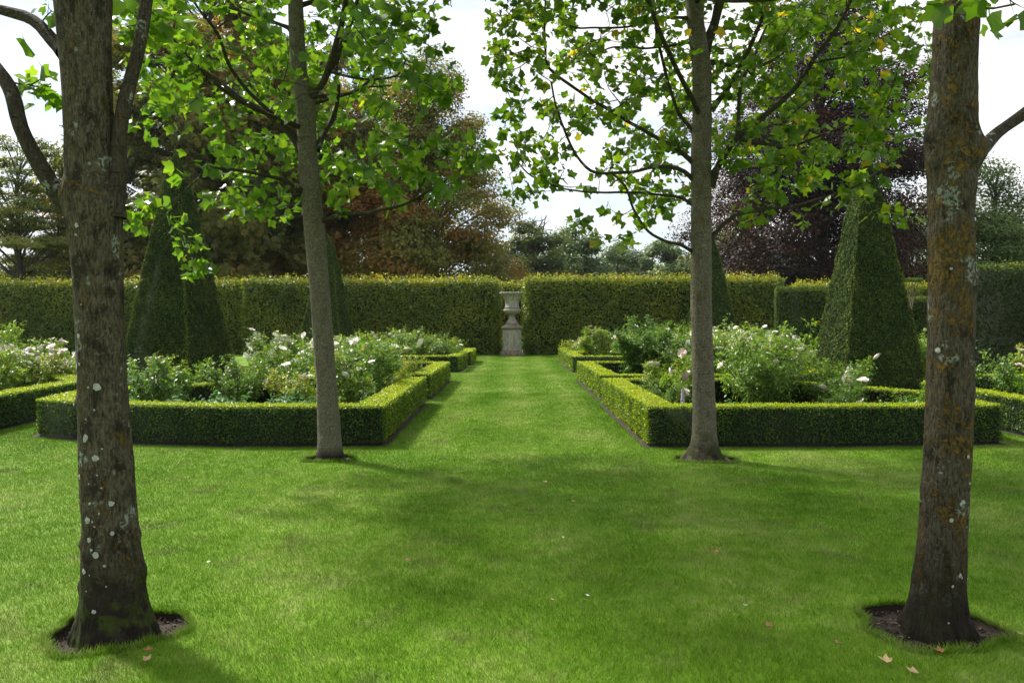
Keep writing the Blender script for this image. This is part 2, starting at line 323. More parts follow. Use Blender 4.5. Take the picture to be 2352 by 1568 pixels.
# tree pits: sunken-looking rings of bare soil
def pit(cx, cy, rx, ry, seed):
    a = np.linspace(0, 2*math.pi, 40, endpoint=False); g = G(); rings = []
    for s, z in ((1.0, .0), (.985, -.032), (.8, -.034), (.5, -.026), (.2, -.02)):
        k = s*(1+.09*np.sin(a*3+seed)+.05*np.sin(a*7+seed*2))
        rings.append(np.stack([cx+rx*k*np.cos(a), cy+ry*k*np.sin(a), z+.008*np.sin(a*11+seed)*s*(s < .98)], -1))
    V = np.array(rings); n = 40; i = np.arange(4)[:, None]*n; j = np.arange(n)[None]; j2 = (j+1) % n
    g.add(V.reshape(-1, 3), np.stack([i+j, i+j2, i+n+j2, i+n+j], -1).reshape(-1, 4)); g.add(V[-1], [list(range(n))])
    m_ = 900; aa = rng.random(m_)*6.28; q = rng.random(m_)**.6*.95; q *= 1+.09*np.sin(aa*3+seed)   # crumbs and litter
    leaves(g, T_DIA, np.c_[cx+rx*q*np.cos(aa), cy+ry*q*np.sin(aa), -.027+.012*rng.random(m_)], np.c_[rng.normal(size=(m_, 2))*.7, np.ones(m_)], .012+.02*rng.random(m_)**3, rng.random(m_))
    o = g.obj('soil', M['pit']); o['kind'] = 'structure'
TREES = dict(nl=(-2.05, 4.12), nr=(2.20, 4.15), fl=(-2.13, 9.35), fr=(2.25, 9.3))
PITS = [(-2.05, 4.13, .34, .31, 1), (2.18, 4.17, .35, .33, 2), (-2.13, 9.33, .31, .27, 3), (2.26, 9.30, .38, .30, 4)]
for p in PITS: pit(*p)
from mathutils.geometry import tessellate_polygon
loops = [[Vector((-240, -40, 0)), Vector((240, -40, 0)), Vector((240, 360, 0)), Vector((-240, 360, 0))]]
for cx, cy, rx, ry, sd_ in PITS:
    loops.append([Vector((cx+rx*(1+.09*math.sin(a*3+sd_)+.05*math.sin(a*7+sd_*2))*math.cos(a), cy+ry*(1+.09*math.sin(a*3+sd_)+.05*math.sin(a*7+sd_*2))*math.sin(a), 0)) for a in [2*math.pi*k/40 for k in range(40)]][::-1])
tris = tessellate_polygon(loops); pts_ = [tuple(v) for l in loops for v in l]
def _up(t):
    a, b, c = (pts_[i] for i in t); return t if (b[0]-a[0])*(c[1]-a[1])-(b[1]-a[1])*(c[0]-a[0]) > 0 else t[::-1]
lawn = mk('lawn', pts_, [i for t in tris for i in _up(tuple(t))], [3]*len(tris), M['grass'], tint=[.25]*len(pts_)); lawn['kind'] = 'structure'

# ------------------------------------------------------------------ clipped hedges
def scatter_quad(g, tm, A, U, W, nrmv, dens, size, tint, jit=.02, lump=.015, tilt=.7, seed=0, tfun=None, trim=None, upb=0):
    """leaves over parallelogram A + s U + t W"""
    area = np.linalg.norm(np.cross(U, W)); n = int(area*dens)
    if n < 1: return
    s, t = rng.random(n), rng.random(n); P = A+s[:, None]*U+t[:, None]*W
    if trim is not None: k = trim(P); P = P[k]; n = len(P)
    if n < 1: return
    P = P+nrmv*(lump*(.6*hashn(P, 5, seed)+.7*hashn(P, 2.1, seed+4))+rng.normal(size=n)*jit-.4*jit)[:, None]
    nv = nrmv*1.0+rng.normal(size=(n, 3))*tilt; nv[:, 2] += upb
    tt = tfun(P) if tfun is not None else tint
    tt = np.clip(tt+rng.normal(size=n)*.12, 0, 1)
    leaves(g, tm, P, nv, size*(.7+.6*rng.random(n)), tt)
def prism_core(g, fp, z0, z1, fp2=None):
    fp = np.asarray(fp, float); n = len(fp); fp2 = fp if fp2 is None else np.asarray(fp2, float)
    V = np.vstack([np.c_[fp, np.full(n, z0)], np.c_[fp2, np.full(n, z1)]])
    g.add(V, [(i, (i+1) % n, n+(i+1) % n, n+i) for i in range(n)]); g.add(V[n:], [list(range(n))])
BOXN = []
def box_hedge(poly, label, width=.38, h=.52, closed=True, lod=None):
    """a clipped box hedge following a polyline (outer edge given, body lies inside)"""
    P = np.asarray(poly, float); n = len(P)
    area = .5*np.sum(P[:, 0]*np.roll(P[:, 1], -1)-np.roll(P[:, 0], -1)*P[:, 1])
    if closed and area < 0: P = P[::-1]
    # inner offset
    Q = []
    for i in range(n):
        def nn(a, b):
            d = nrm(b-a); return np.array((-d[1], d[0]))
        if closed: n1, n2 = nn(P[i-1], P[i]), nn(P[i], P[(i+1) % n])
        else:
            n1 = nn(P[max(i-1, 0)], P[max(i-1, 0)+1]); n2 = nn(P[min(i, n-2)], P[min(i, n-2)+1])
        b = nrm(n1+n2); Q.append(P[i]+b*width/max(.35, float(b@n1)))
    Q = np.array(Q); c = P.mean(0); g = G(); cg = G()
    up = np.array((0, 0, 1.)); segs = n if closed else n-1
    for i in range(segs):
        j = (i+1) % n; a, b, ai, bi = P[i], P[j], Q[i], Q[j]
        mid = (a+b)/2; dist = max(9.5, float(np.linalg.norm(mid))); k = dist/10
        size = .024*k**.8; dens = 5200/k**1.5
        v3 = lambda p, z: np.array((p[0], p[1], z))
        e = .03; d = nrm(b-a); nl = np.array((-d[1], d[0]))
        lit_tint = .24 if abs(nl[0]) > .75 and abs(mid[0]) < 2.6 else 0.0  # path-facing sides lighter: their lit look is painted into the leaf tint
        side = lambda P_, s_=lit_tint: .40+s_+(.12+s_*.6)*hashn(P_*np.array((9, 9, 1.0)), 1, 3)+.13*hashn(P_, 17, 7)
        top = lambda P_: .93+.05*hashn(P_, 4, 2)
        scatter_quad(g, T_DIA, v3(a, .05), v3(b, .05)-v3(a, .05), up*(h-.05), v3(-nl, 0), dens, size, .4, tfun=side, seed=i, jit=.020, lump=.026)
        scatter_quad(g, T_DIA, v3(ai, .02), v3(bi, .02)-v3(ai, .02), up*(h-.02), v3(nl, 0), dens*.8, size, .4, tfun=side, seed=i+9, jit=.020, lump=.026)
        ext = .5*width
        L_ = np.linalg.norm(b-a)
        def trim(Pp, a=a, b=b, ai=ai, bi=bi, nl=nl, d=d):
            t = np.clip(((Pp[:, :2]-a)@nl)/width, 0, 1); s = (Pp[:, :2]-a)@d
            s0 = (ai-a)@d*t; s1 = (b-a)@d+((bi-b)@d)*t
            return (s >= s0) & (s <= s1)
        dlo = min(0, (ai-a)@d); dhi = max(0, (bi-b)@d)
        A0 = a+d*dlo; B0 = b+d*dhi
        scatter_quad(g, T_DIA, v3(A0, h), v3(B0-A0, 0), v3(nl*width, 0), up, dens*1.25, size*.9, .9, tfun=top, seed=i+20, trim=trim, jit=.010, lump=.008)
        # shoulder: young tips overhang the top edges
        for q, sg in ((a, -1), (ai, 1)):
            scatter_quad(g, T_DIA, v3(q, h-.035), v3(b-a if sg < 0 else bi-ai, 0), up*.04, v3(nl*sg, .3), dens, size*.9, .75, seed=i+31, jit=.012)
        if not closed:
            for q, qi, s in ((a, ai, -1), (b, bi, 1)):
                if (s < 0 and i == 0) or (s > 0 and i == segs-1):
                    scatter_quad(g, T_DIA, v3(q, .02), v3(qi-q, 0), up*(h-.02), v3(d*s, 0), dens, size, .4, tfun=side, seed=i+40)
    # solid inside
    ins = lambda A, B, t: A+(B-A)*t
    for i in range(segs):
        j = (i+1) % n; q = [ins(P[i], Q[i], .09), ins(P[j], Q[j], .09), ins(P[j], Q[j], .91), ins(P[i], Q[i], .91)]
        prism_core(cg, q, 0.0, h-.03)
    org = (float(P[0][0]), float(P[0][1]), 0)
    root = empty('box_hedge', org, label, 'hedge', 'low clipped box hedges edging the rose beds')
    g.obj('foliage', M['box'], root, origin=org); cg.obj('branches', M['core'], root, origin=org)
    # bare soil around the foot
    if closed:
        Pc = P.mean(0); 
        sheet('soil', [tuple(p+nrm(p-Pc)*.09) for p in P], .005, M['soil'])
    return root
def wobble(p, a=.0): return p
LB = [(-1.66, 10.27), (-3.6, 10.22), (-5.2, 10.5), (-6.66, 11.15), (-6.9, 12.4), (-5.3, 14.7), (-5.3, 15.75), (-1.70, 15.75)]
RB = [(1.74, 10.2), (4.2, 10.22), (6.42, 10.42), (6.62, 12.3), (5.3, 14.6), (5.3, 15.4), (1.74, 15.4)]
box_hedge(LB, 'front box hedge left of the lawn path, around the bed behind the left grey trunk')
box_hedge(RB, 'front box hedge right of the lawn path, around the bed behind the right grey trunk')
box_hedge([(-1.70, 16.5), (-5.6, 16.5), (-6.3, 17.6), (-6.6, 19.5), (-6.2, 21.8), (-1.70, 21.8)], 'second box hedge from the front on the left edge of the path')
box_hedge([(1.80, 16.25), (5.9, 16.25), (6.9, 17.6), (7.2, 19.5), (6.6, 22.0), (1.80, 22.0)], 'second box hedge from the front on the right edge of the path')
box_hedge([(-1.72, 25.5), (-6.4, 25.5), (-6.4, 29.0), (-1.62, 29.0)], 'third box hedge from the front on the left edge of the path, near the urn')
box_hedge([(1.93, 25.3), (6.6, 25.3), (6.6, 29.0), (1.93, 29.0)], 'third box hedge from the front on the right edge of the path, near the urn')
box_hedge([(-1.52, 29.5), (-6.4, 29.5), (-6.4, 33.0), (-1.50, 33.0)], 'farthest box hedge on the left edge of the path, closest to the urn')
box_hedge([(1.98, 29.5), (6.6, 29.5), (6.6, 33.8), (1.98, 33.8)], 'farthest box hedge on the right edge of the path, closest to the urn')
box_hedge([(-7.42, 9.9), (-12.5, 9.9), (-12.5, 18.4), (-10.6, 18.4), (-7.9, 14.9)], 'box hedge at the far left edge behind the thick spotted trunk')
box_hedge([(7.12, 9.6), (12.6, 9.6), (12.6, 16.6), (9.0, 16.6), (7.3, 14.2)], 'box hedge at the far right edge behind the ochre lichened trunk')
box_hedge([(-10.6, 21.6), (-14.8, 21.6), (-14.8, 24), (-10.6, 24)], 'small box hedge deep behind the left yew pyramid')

def leafy_wall(name, fp, h, mat, core, label, cat, group=None, dens=500, size=.115, tbase=.46, ttop=.74, jit=.10, lump=.11, z0=0.0, ins=.26, tm=T_DIA, upb=.55):
    """tall hedge on footprint fp (counter clockwise)"""
    fp = np.asarray(fp, float); n = len(fp); g = G(); cg = G(); up = np.array((0, 0, 1.)); c = fp.mean(0)
    for i in range(n):
        a, b = fp[i], fp[(i+1) % n]; d = nrm(b-a); nl = np.array((d[1], -d[0], 0.))
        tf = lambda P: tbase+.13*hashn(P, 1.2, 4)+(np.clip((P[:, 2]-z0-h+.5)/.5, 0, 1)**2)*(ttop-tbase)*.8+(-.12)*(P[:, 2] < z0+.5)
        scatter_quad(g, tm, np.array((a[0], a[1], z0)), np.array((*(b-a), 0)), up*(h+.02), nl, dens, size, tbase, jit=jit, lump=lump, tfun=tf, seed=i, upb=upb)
    mn, mxx = fp.min(0), fp.max(0)
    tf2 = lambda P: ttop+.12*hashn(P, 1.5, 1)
    def inside(P):
        r = np.ones(len(P), bool)
        for i in range(n):
            a, b = fp[i], fp[(i+1) % n]; r &= ((b[0]-a[0])*(P[:, 1]-a[1])-(b[1]-a[1])*(P[:, 0]-a[0])) >= 0
        return r
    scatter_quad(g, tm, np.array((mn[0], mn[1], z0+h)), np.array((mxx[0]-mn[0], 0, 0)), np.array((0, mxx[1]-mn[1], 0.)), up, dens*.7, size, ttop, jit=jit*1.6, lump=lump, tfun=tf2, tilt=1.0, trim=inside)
    ci = []
    for i in range(n):
        d1 = nrm(fp[i]-fp[i-1]); d2 = nrm(fp[(i+1) % n]-fp[i]); n1 = np.array((-d1[1], d1[0])); n2 = np.array((-d2[1], d2[0])); b_ = nrm(n1+n2); ci.append(fp[i]+b_*ins/max(.4, float(b_@n1)))
    prism_core(cg, ci, z0, z0+h-.15)
    root = empty(name, (c[0], c[1], 0), label, cat, group); o = (c[0], c[1], 0)
    g.obj('foliage', mat, root, origin=o); cg.obj('branches', core, root, origin=o)
    return root
GH = 'hornbeam hedge panels along the back of the garden'
def wallfp(x0, x1, y0, y1): return [(x0, y0), (x1, y0), (x1, y1), (x0, y1)]
leafy_wall('hornbeam_hedge', wallfp(-13.2, -.72, 39.0, 40.3), 3.68, M['hornbeam'], M['corey'], 'long yellow-green hornbeam hedge immediately left of the stone urn', 'hedge', GH)
leafy_wall('hornbeam_hedge', wallfp(.68, 13.2, 38.8, 40.3), 3.76, M['hornbeam'], M['corey'], 'long yellow-green hornbeam hedge immediately right of the stone urn', 'hedge', GH)
leafy_wall('hornbeam_hedge', wallfp(-.75, .72, 40.6, 41.3), 3.62, M['hornbeam'], M['corey'], 'narrow hornbeam hedge panel set back behind the stone urn', 'hedge', GH, dens=260, tbase=.5)
leafy_wall('hornbeam_hedge', wallfp(-30.0, -13.25, 39.4, 40.8), 3.62, M['hornbeam'], M['corey'], 'hornbeam hedge at far left behind the big yew pyramid and thick spotted trunk', 'hedge', GH)
leafy_wall('hornbeam_hedge', wallfp(14.6, 26.0, 40.5, 42), 3.5, M['hornbeam'], M['corey'], 'distant hornbeam hedge seen above the dark yew hedge at right', 'hedge', GH)
GY = 'dark yew hedge blocks at the right side'
leafy_wall('yew_hedge', [(9.95, 30.0), (12.6, 29.0), (13.0, 30.0), (10.3, 31.2)], 2.9, M['yew'], M['core'], 'blue-green yew hedge block between the far right pyramid and the big right pyramid', 'hedge', GY, dens=900, size=.07, tbase=.62, ttop=.9, jit=.02, lump=.03, ins=.1)
leafy_wall('yew_hedge', [(15.6, 32), (18.6, 32), (18.6, 33.2), (15.6, 33.2)], 2.6, M['yew'], M['core'], 'low yew hedge seen between the big right pyramid and ochre lichened trunk', 'hedge', GY, dens=700, size=.07, tbase=.6, ttop=.95, jit=.02, lump=.03, ins=.1)
leafy_wall('yew_hedge', [(13.2, 24.0), (19.0, 21.5), (19.6, 22.8), (13.8, 25.3)], 3.28, M['yew'], M['core'], 'tallest dark yew hedge at the right edge beyond the lichened trunk', 'hedge', GY, dens=620, size=.085, tbase=.34, ttop=.85, jit=.05, lump=.09, ins=.1)
# clipped flat-topped yew on bare stems
r_ = empty('topiary_column', (15.35, 31.0, 0), 'flat-topped yew on bare brown stems beside the big right pyramid', 'topiary')
g = G()
for k in range(9):
    x = (k-4)*.035
    tube(g, smooth_path([(x*.8, 0, 0), (x, .05*math.sin(k), 1.2), (x*2.0, .05, 2.4), (x*3.4, .0, 3.2)], .3), np.linspace(.03, .014, len(smooth_path([(x*.8, 0, 0), (x, .05*math.sin(k), 1.2), (x*2.0, .05, 2.4), (x*3.4, .0, 3.2)], .3))), 5)
g.obj('stem', plain('pale_stem', (.16, .11, .07), .8), r_)
g = G(); n = 1800; a = rng.random(n)*6.28; rr = np.sqrt(rng.random(n))*.62
leaves(g, T_DIA, np.c_[rr*np.cos(a), rr*np.sin(a)*.7, 3.18+rng.random(n)*.13], np.c_[rng.normal(size=(n, 2))*.7, np.ones(n)], .06, np.clip(.8+rng.normal(size=n)*.15, 0, 1)); g.obj('foliage', M['yew'], r_)

# ------------------------------------------------------------------ yew pyramids
def pyramid(cx, cy, half, h, rot, apex, label):
    c, s = math.cos(rot), math.sin(rot); g = G(); cg = G()
    prof = [(0, 1.0), (.08, .955), (.5, .565), (.75, .34), (.9, .17), (.965, .075), (1.0, .012)]
    def hw(t): return half*np.interp(t, [p[0] for p in prof], [p[1] for p in prof])
    k = math.hypot(cx, cy)/19; dens = 3600/k**1.3; size = .038*k**.6
    n = int(dens*8*half*h*.62)
    t = rng.random(n*2); keep = rng.random(n*2) < hw(t)/half; t = t[keep][:n*2]; n = len(t)
    f = rng.integers(0, 4, n); u = rng.random(n)*2-1
    W = hw(t); dirs = np.array([(0, -1), (1, 0), (0, 1), (-1, 0)], float); dn = dirs[f]; dt = np.c_[-dn[:, 1], dn[:, 0]]
    P0 = np.c_[dn*W[:, None]+dt*(u*W)[:, None], t*h]
    nv = np.c_[dn, np.full(n, .3)]
    lum = .032*hashn(P0*np.array((1, 1, 1.6)), 3.2, cx)+.020*hashn(P0, 12, cy)
    P0[:, :2] += dn*(lum+rng.normal(size=n)*.012)[:, None]*np.minimum(1, W/.3)[:, None]
    ap = np.array(apex); P0[:, :2] += ap*(t**1.5)[:, None]
    Rm = np.array(((c, -s), (s, c))); P0[:, :2] = P0[:, :2]@Rm.T; nv[:, :2] = nv[:, :2]@Rm.T
    tint = np.clip(.58+.10*hashn(P0, 2, 5)+.10*hashn(P0, 13, 8)+rng.normal(size=n)*.20+.25*(np.abs(u) > .94), 0, 1)
    leaves(g, T_DIA, P0, nv+rng.normal(size=(n, 3))*.62, size*(.6+.8*rng.random(n)), tint)
    for i in range(len(prof)-1):
        (t0, a0), (t1, a1) = prof[i], prof[i+1]
        def fp(tt, aa): 
            q = max(half*aa-.06, .004); v = np.array([(-q, -q), (q, -q), (q, q), (-q, q)])+ap*tt**1.5; return v@Rm.T
        prism_core(cg, fp(t0, a0), t0*h, t1*h, fp(t1, a1))
    root = empty('yew_pyramid', (cx, cy, 0), label, 'topiary', 'clipped yew pyramids standing among the rose beds')
    g.obj('foliage', M['yew'], root); cg.obj('branches', M['core'], root)
pyramid(-8.1, 19.4, 1.0, 5.75, R(-14), (-.1, 0), 'big clipped yew pyramid on the left behind the thick spotted trunk')
pyramid(8.62, 19.4, 1.0, 5.7, R(2), (0, 0), 'big clipped yew pyramid on the right with a sunlit pale left face')
pyramid(-8.35, 36.0, 1.1, 5.5, R(-8), (.1, 0), 'smaller far yew pyramid half hidden behind the left grey trunk')
pyramid(9.0, 36.0, 1.1, 5.6, R(4), (0, 0), 'smaller far yew pyramid half hidden behind the right grey trunk')

# ------------------------------------------------------------------ urn on pedestal
UX, UY = 0.0, 38.3
ped = empty('pedestal', (UX, UY, 0), 'weathered square stone pedestal at the end of the lawn path', 'pedestal')
q = 2**.5
def sq(name, prof, tint):
    g = G(); lathe(g, [(r*q, z) for r, z in prof], k=4, square=True); g.T = [np.full(len(v), tint) for v in g.V]; return g.obj(name, M['stone'], ped)
sq('plinth', [(.56, 0), (.56, .12), (.54, .14), (.50, .20), (.455, .27)], .9)
sq('shaft', [(.44, .27), (.44, 1.245)], .15)
sq('cap', [(.455, 1.245), (.47, 1.27), (.51, 1.30), (.51, 1.37), (.49, 1.39), (.38, 1.46), (.36, 1.48)], .75)
urn = empty('urn', (UX, UY, 1.482), 'large carved stone urn standing on the pedestal', 'urn')
def ur(name, prof, mod=None, tint=.2, k=72, square=False):
    g = G(); lathe(g, prof, k=k, mod=None if mod is None else np.array(mod), square=square); g.T = [np.full(len(v), tint) for v in g.V]; return g.obj(name, M['stone'], urn, smooth=not square)
fz = .00328; Z = lambda z: (1368-z)*fz-1.482
ur('base', [(.33*q, 0), (.33*q, .05)], k=4, square=True, tint=.6)
ur('foot', [(.31, .05), (.32, .08), (.29, .11), (.245, Z(868)), (.20, Z(845)), (.155, Z(815)), (.13, Z(792)), (.17, Z(787)), (.17, Z(776)), (.13, Z(772))], tint=.35)
ur('bowl', [(.15, Z(772)), (.27, Z(758)), (.36, Z(740)), (.415, Z(718)), (.43, Z(704)), (.41, Z(690)), (.34, Z(684))], mod=[0, .04, .06, .06, .05, .02, 0])
ur('vase_body', [(.34, Z(684)), (.345, Z(675)), (.375, Z(668)), (.37, Z(660)), (.335, Z(652)), (.325, Z(620)), (.335, Z(580)), (.37, Z(545)), (.42, Z(515)), (.46, Z(498))], tint=.12)
ur('rim', [(.46, Z(498)), (.50, Z(494)), (.51, Z(478)), (.56, Z(468)), (.58, Z(455)), (.56, Z(442)), (.50, Z(440)), (.44, Z(450)), (.30, Z(470))], mod=[0, 0, 0, .05, .07, .05, 0, 0, 0], tint=.3, k=144)
sheet('gravel_path', [(-40, 41.6), (40, 41.6), (40, 45), (-40, 45)], .01, M['gravel'])

# ------------------------------------------------------------------ roses and bedding
def bloom_mesh(seed, tint):
    g = G(); r = random.Random(seed)
    for ring, (k, rad, lift, tilt) in enumerate([(6, .9, .0, .25), (6, .68, .12, .55), (5, .45, .22, .9), (4, .24, .3, 1.3)]):
        for i in range(k):
            a = 2*math.pi*(i+ring*.5+r.random()*.3)/k; d = np.array((math.cos(a), math.sin(a), 0)); s = np.array((-math.sin(a), math.cos(a), 0)); u = np.array((0, 0, 1.))
            rr = rad*(.85+.3*r.random()); up = math.tan(tilt*.6)*rr*.5
            V = [d*.08+u*(lift-.25), d*rr*.5+s*rr*.42+u*(lift+up*.5-.12), d*rr+s*rr*.28+u*(lift+up*.55), d*rr-s*rr*.28+u*(lift+up*.5), d*rr*.5-s*rr*.42+u*(lift+up*.5-.12)]
            g.add(V, [(0, 1, 2, 3, 4)], tint+r.uniform(-.1, .1))
    g.add([(math.cos(a)*.14, math.sin(a)*.14, .3) for a in np.linspace(0, 6.28, 7)[:-1]], [tuple(range(6))], .95)
    o = g.obj('bloom', M['petal']); me = o.data; bpy.data.objects.remove(o); return me
BL = {c: [bloom_mesh(i+int(t*10), t) for i in range(2)] for c, t in (('white', .72), ('blush', .54), ('pink', .22))}
class Proto: pass
def bush_proto(seed, w_, h_, nleaf, lsz, tint, open_=.5, mat='rose', upright=.5, tm=T_ROSE, nst=14):
    r = np.random.default_rng(seed); P = Proto(); sg = G(); lg = G(); tips = []
    for i in range(nst):
        a = r.random()*6.28; sp = (.25+.75*math.sqrt(r.random())); top = np.array((math.cos(a)*w_*.5*sp, math.sin(a)*w_*.5*sp, h_*(1-.38*sp**2)*(.8+.25*r.random())))
        b = np.array((math.cos(a)*.07, math.sin(a)*.07, 0)); mid = b*.5+top*.5; mid[:2] *= (1-upright*.6); mid[2] = top[2]*.5
        path = smooth_path([b, mid, top], .09); tube(sg, path, np.linspace(.010, .004, len(path)), 5)
        tips.append(path)
        for k in range(4):
            j = r.integers(len(path)//3, len(path)); d = r.normal(size=3); d[2] = abs(d[2])*.7+.2; e = path[j]+nrm(d)*w_*.17*(.5+r.random())
            p2 = smooth_path([path[j], (path[j]+e)/2+r.normal(size=3)*.02, e], .06); tube(sg, p2, np.linspace(.005, .0025, len(p2)), 4); tips.append(p2)
    per = max(2, int(nleaf/len(tips)/5)); LP = []; 
    for p in tips:
        for k in range(per):
            f = r.random()**.6; q = p[min(len(p)-1, int(f*len(p)))]
            if q[2] < h_*(.28*open_): continue
            d = nrm(r.normal(size=3)+np.array((0, 0, .15))); l = w_*.05+.07
            for m_ in range(6):            # a compound leaf of leaflets along a rachis
                LP.append((q+d*l*(.35+.14*m_)+r.normal(size=3)*.012, d))
    A = np.array([x[0] for x in LP]); D = np.array([x[1] for x in LP]); n = len(A)
    out = A-np.array((0, 0, h_*.45)); nv = nrm(out)*.55+r.normal(size=(n, 3))*.5+np.array((0, 0, .55))
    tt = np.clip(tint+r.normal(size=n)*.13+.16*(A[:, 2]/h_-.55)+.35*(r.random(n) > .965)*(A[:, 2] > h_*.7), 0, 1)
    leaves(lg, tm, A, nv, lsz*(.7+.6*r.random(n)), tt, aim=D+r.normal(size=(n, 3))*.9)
    o1 = sg.obj('stems', M['stem']); o2 = lg.obj('foliage', M[mat]); P.stems, P.fol = o1.data, o2.data
    bpy.data.objects.remove(o1); bpy.data.objects.remove(o2)
    P.tops = np.array([p[-1] for p in tips]); P.w, P.h = w_, h_
    return P
PR = [bush_proto(11, 1.4, 1.35, 7000, .055, .52, .8, nst=18), bush_proto(12, 1.2, 1.2, 6000, .055, .66, .5, nst=16),
      bush_proto(13, 1.1, 1.5, 5500, .055, .40, .9, upright=1.0, nst=12), bush_proto(14, 1.3, .95, 5200, .05, .74, .4, nst=16),
      bush_proto(15, 1.7, 1.45, 9500, .055, .60, .3, nst=24), bush_proto(16, .9, .8, 2600, .055, .45, .9, nst=9)]
HERB = [bush_proto(21, 1.0, .48, 3800, .075, .5, .1, mat='herb', tm=T_DIA, nst=22), bush_proto(22, .8, .38, 2600, .085, .7, .1, mat='herb', tm=T_DIA, nst=18)]
def bush(p, x, y, s, label, blooms=0, col='white', sz=1.0, hs=1.0, name='rose_bush', cat='rose bush', group='rose bushes in the box-edged beds', bz=.072, seed=0):
    r = random.Random(int(abs(x)*1000+y*77)+seed)
    root = empty(name, (x, y, 0.0), label, cat, group); root.rotation_euler[2] = r.random()*6.28; root.scale = (s, s, s*hs)
    for nm, me in (('foliage', p.fol), ('stems', p.stems)):
        o = bpy.data.objects.new(nm, me); sc.collection.objects.link(o); o.parent = root
    if blooms:
        tops = p.tops[np.argsort(-p.tops[:, 2])][:int(len(p.tops)*.7)]
        for i in range(blooms):
            q = tops[r.randrange(len(tops))]; o = bpy.data.objects.new('bloom', BL[col if r.random() < .85 else 'blush'][r.randrange(2)]); sc.collection.objects.link(o)
            o.parent = root; o.location = (q[0]*1.12+r.gauss(0, .06), q[1]*1.12+r.gauss(0, .06), q[2]+.07+abs(r.gauss(0, .05)))
            k = bz*(.7+.6*r.random())*sz/s; o.scale = (k, k, k); o.rotation_euler = (r.gauss(0, .6), r.gauss(0, .6), r.random()*6)
    return root
# left of the path
bush(PR[5], -5.35, 12.1, 1.15, 'open leggy rose with orange young shoots in the left front bed', 0, hs=1.15)
bush(PR[0], -4.55, 13.2, .85, 'bright green rose in the left front bed, right of the leggy orange-tipped one', 0)
bush(PR[2], -6.15, 12.6, .72, 'dark green rose close to the right side of the thick spotted trunk', 0)
bush(PR[3], -3.45, 12.9, .85, 'rose with few white blooms in the left front bed, left of the left grey trunk', 5, 'white')
bush(PR[1], -2.65, 12.6, .95, 'rose with upright shoots just right of the left grey trunk', 3, 'blush')
bush(PR[0], -2.75, 14.3, 1.02, 'tall loose rose behind and right of the left grey trunk', 5, 'white')
bush(PR[3], -2.35, 15.0, .8, 'yellowing rose at the back right corner of the left front bed', 3, 'white')
bush(PR[4], -5.1, 17.6, 1.0, 'large dense rose with clusters of big white blooms right of the left pyramid', 30, 'white', 1.5)
bush(PR[1], -4.1, 17.4, 1.0, 'white flowering rose left of the left grey trunk, in the second bed', 18, 'white', 1.5)
bush(PR[0], -3.2, 18.4, .95, 'rose seen just right of the left grey trunk, deep in the second bed', 5, 'white', 1.2)
bush(PR[3], -2.5, 17.8, .95, 'low yellow-green rose at the path end of the left second bed', 4, 'blush')
bush(PR[1], -5.6, 20.5, .9, 'rose at the back of the left second bed', 4, 'blush', 1.2)
bush(PR[4], -3.35, 27.0, 1.0, 'grey-green dome-shaped rose bush far left near the urn', 4, 'blush', hs=1.0)
bush(PR[0], -2.35, 28.0, .9, 'small rose bush nearest the urn on the left of the path', 2, 'blush')
bush(PR[1], -4.9, 27.2, 1.0, 'far rose bush behind the white flowering ones on the left', 5, 'blush', 1.2)
bush(PR[3], -2.7, 31.0, 1.0, 'rose bush in the farthest left bed before the hornbeam hedge', 2, 'blush')
bush(PR[4], -11.4, 17.0, 1.0, 'tall green shrub at the far left edge with a dark red bloom', 3, 'pink', 1.3, hs=1.15)
bush(PR[4], -9.9, 15.6, .85, 'rose covered in pale pink blooms left of the thick spotted trunk', 42, 'blush', 1.15)
bush(PR[3], -9.2, 16.6, 1.05, 'rose with many blush blooms right behind the thick spotted trunk', 26, 'blush', 1.2)
bush(PR[1], -8.9, 13.6, .95, 'rose with white blooms beside the left edge of the thick spotted trunk', 9, 'white', 1.1)
bush(PR[0], -9.3, 12.2, .8, 'grey-green rose at the far left edge in the nearest bed', 5, 'pink')
bush(PR[3], -11.0, 13.5, 1.0, 'pink flowering rose at the far left margin', 12, 'blush')
bush(PR[1], -10.2, 17.4, 1.0, 'blush rose at the back of the far left bed', 18, 'blush', 1.1)
bush(PR[0], -4.2, 15.1, .95, 'rose between the white clusters and the herbs, at the back of the left front bed', 6, 'white', 1.4)
bush(PR[4], -3.0, 16.95, .95, 'bushy rose half hidden by the left grey trunk, nearest in the second bed', 14, 'white', 1.4)
bush(PR[1], -6.15, 14.2, .8, 'low rose against the foot of the left pyramid', 2, 'blush')
# right of the path
bush(PR[4], 4.7, 14.5, .92, 'leafy rose mass behind the big spreading rose right of the right grey trunk', 16, 'white', 1.2)
bush(PR[0], 5.9, 18.6, 1.0, 'tangled rose between the white crowd and the big right pyramid', 14, 'white', 1.3)
bush(PR[1], 2.75, 15.0, .7, 'short rose in the back inner corner of the right front bed', 3, 'blush')
bush(PR[4], 4.6, 20.8, 1.05, 'tall rose thicket at the back of the right second bed', 22, 'white', 1.2)
bush(PR[2], 2.85, 17.5, 1.24, 'upright dark green rose on bare stems by the path in the right second bed', 1, 'pink')
bush(PR[2], 3.35, 18.0, 1.16, 'second upright dark rose close behind the one by the path', 2, 'blush')
bush(PR[1], 2.95, 26.9, 1.15, 'rose with orange and yellow foliage far right near the urn', 6, 'pink', 1.2)
bush(PR[3], 2.5, 30.5, 1.0, 'grey-green rose at the far end of the right beds near the urn', 2, 'blush')
bush(PR[4], 4.3, 27.2, 1.0, 'far rose bush behind the upright dark rose on the right', 5, 'white')
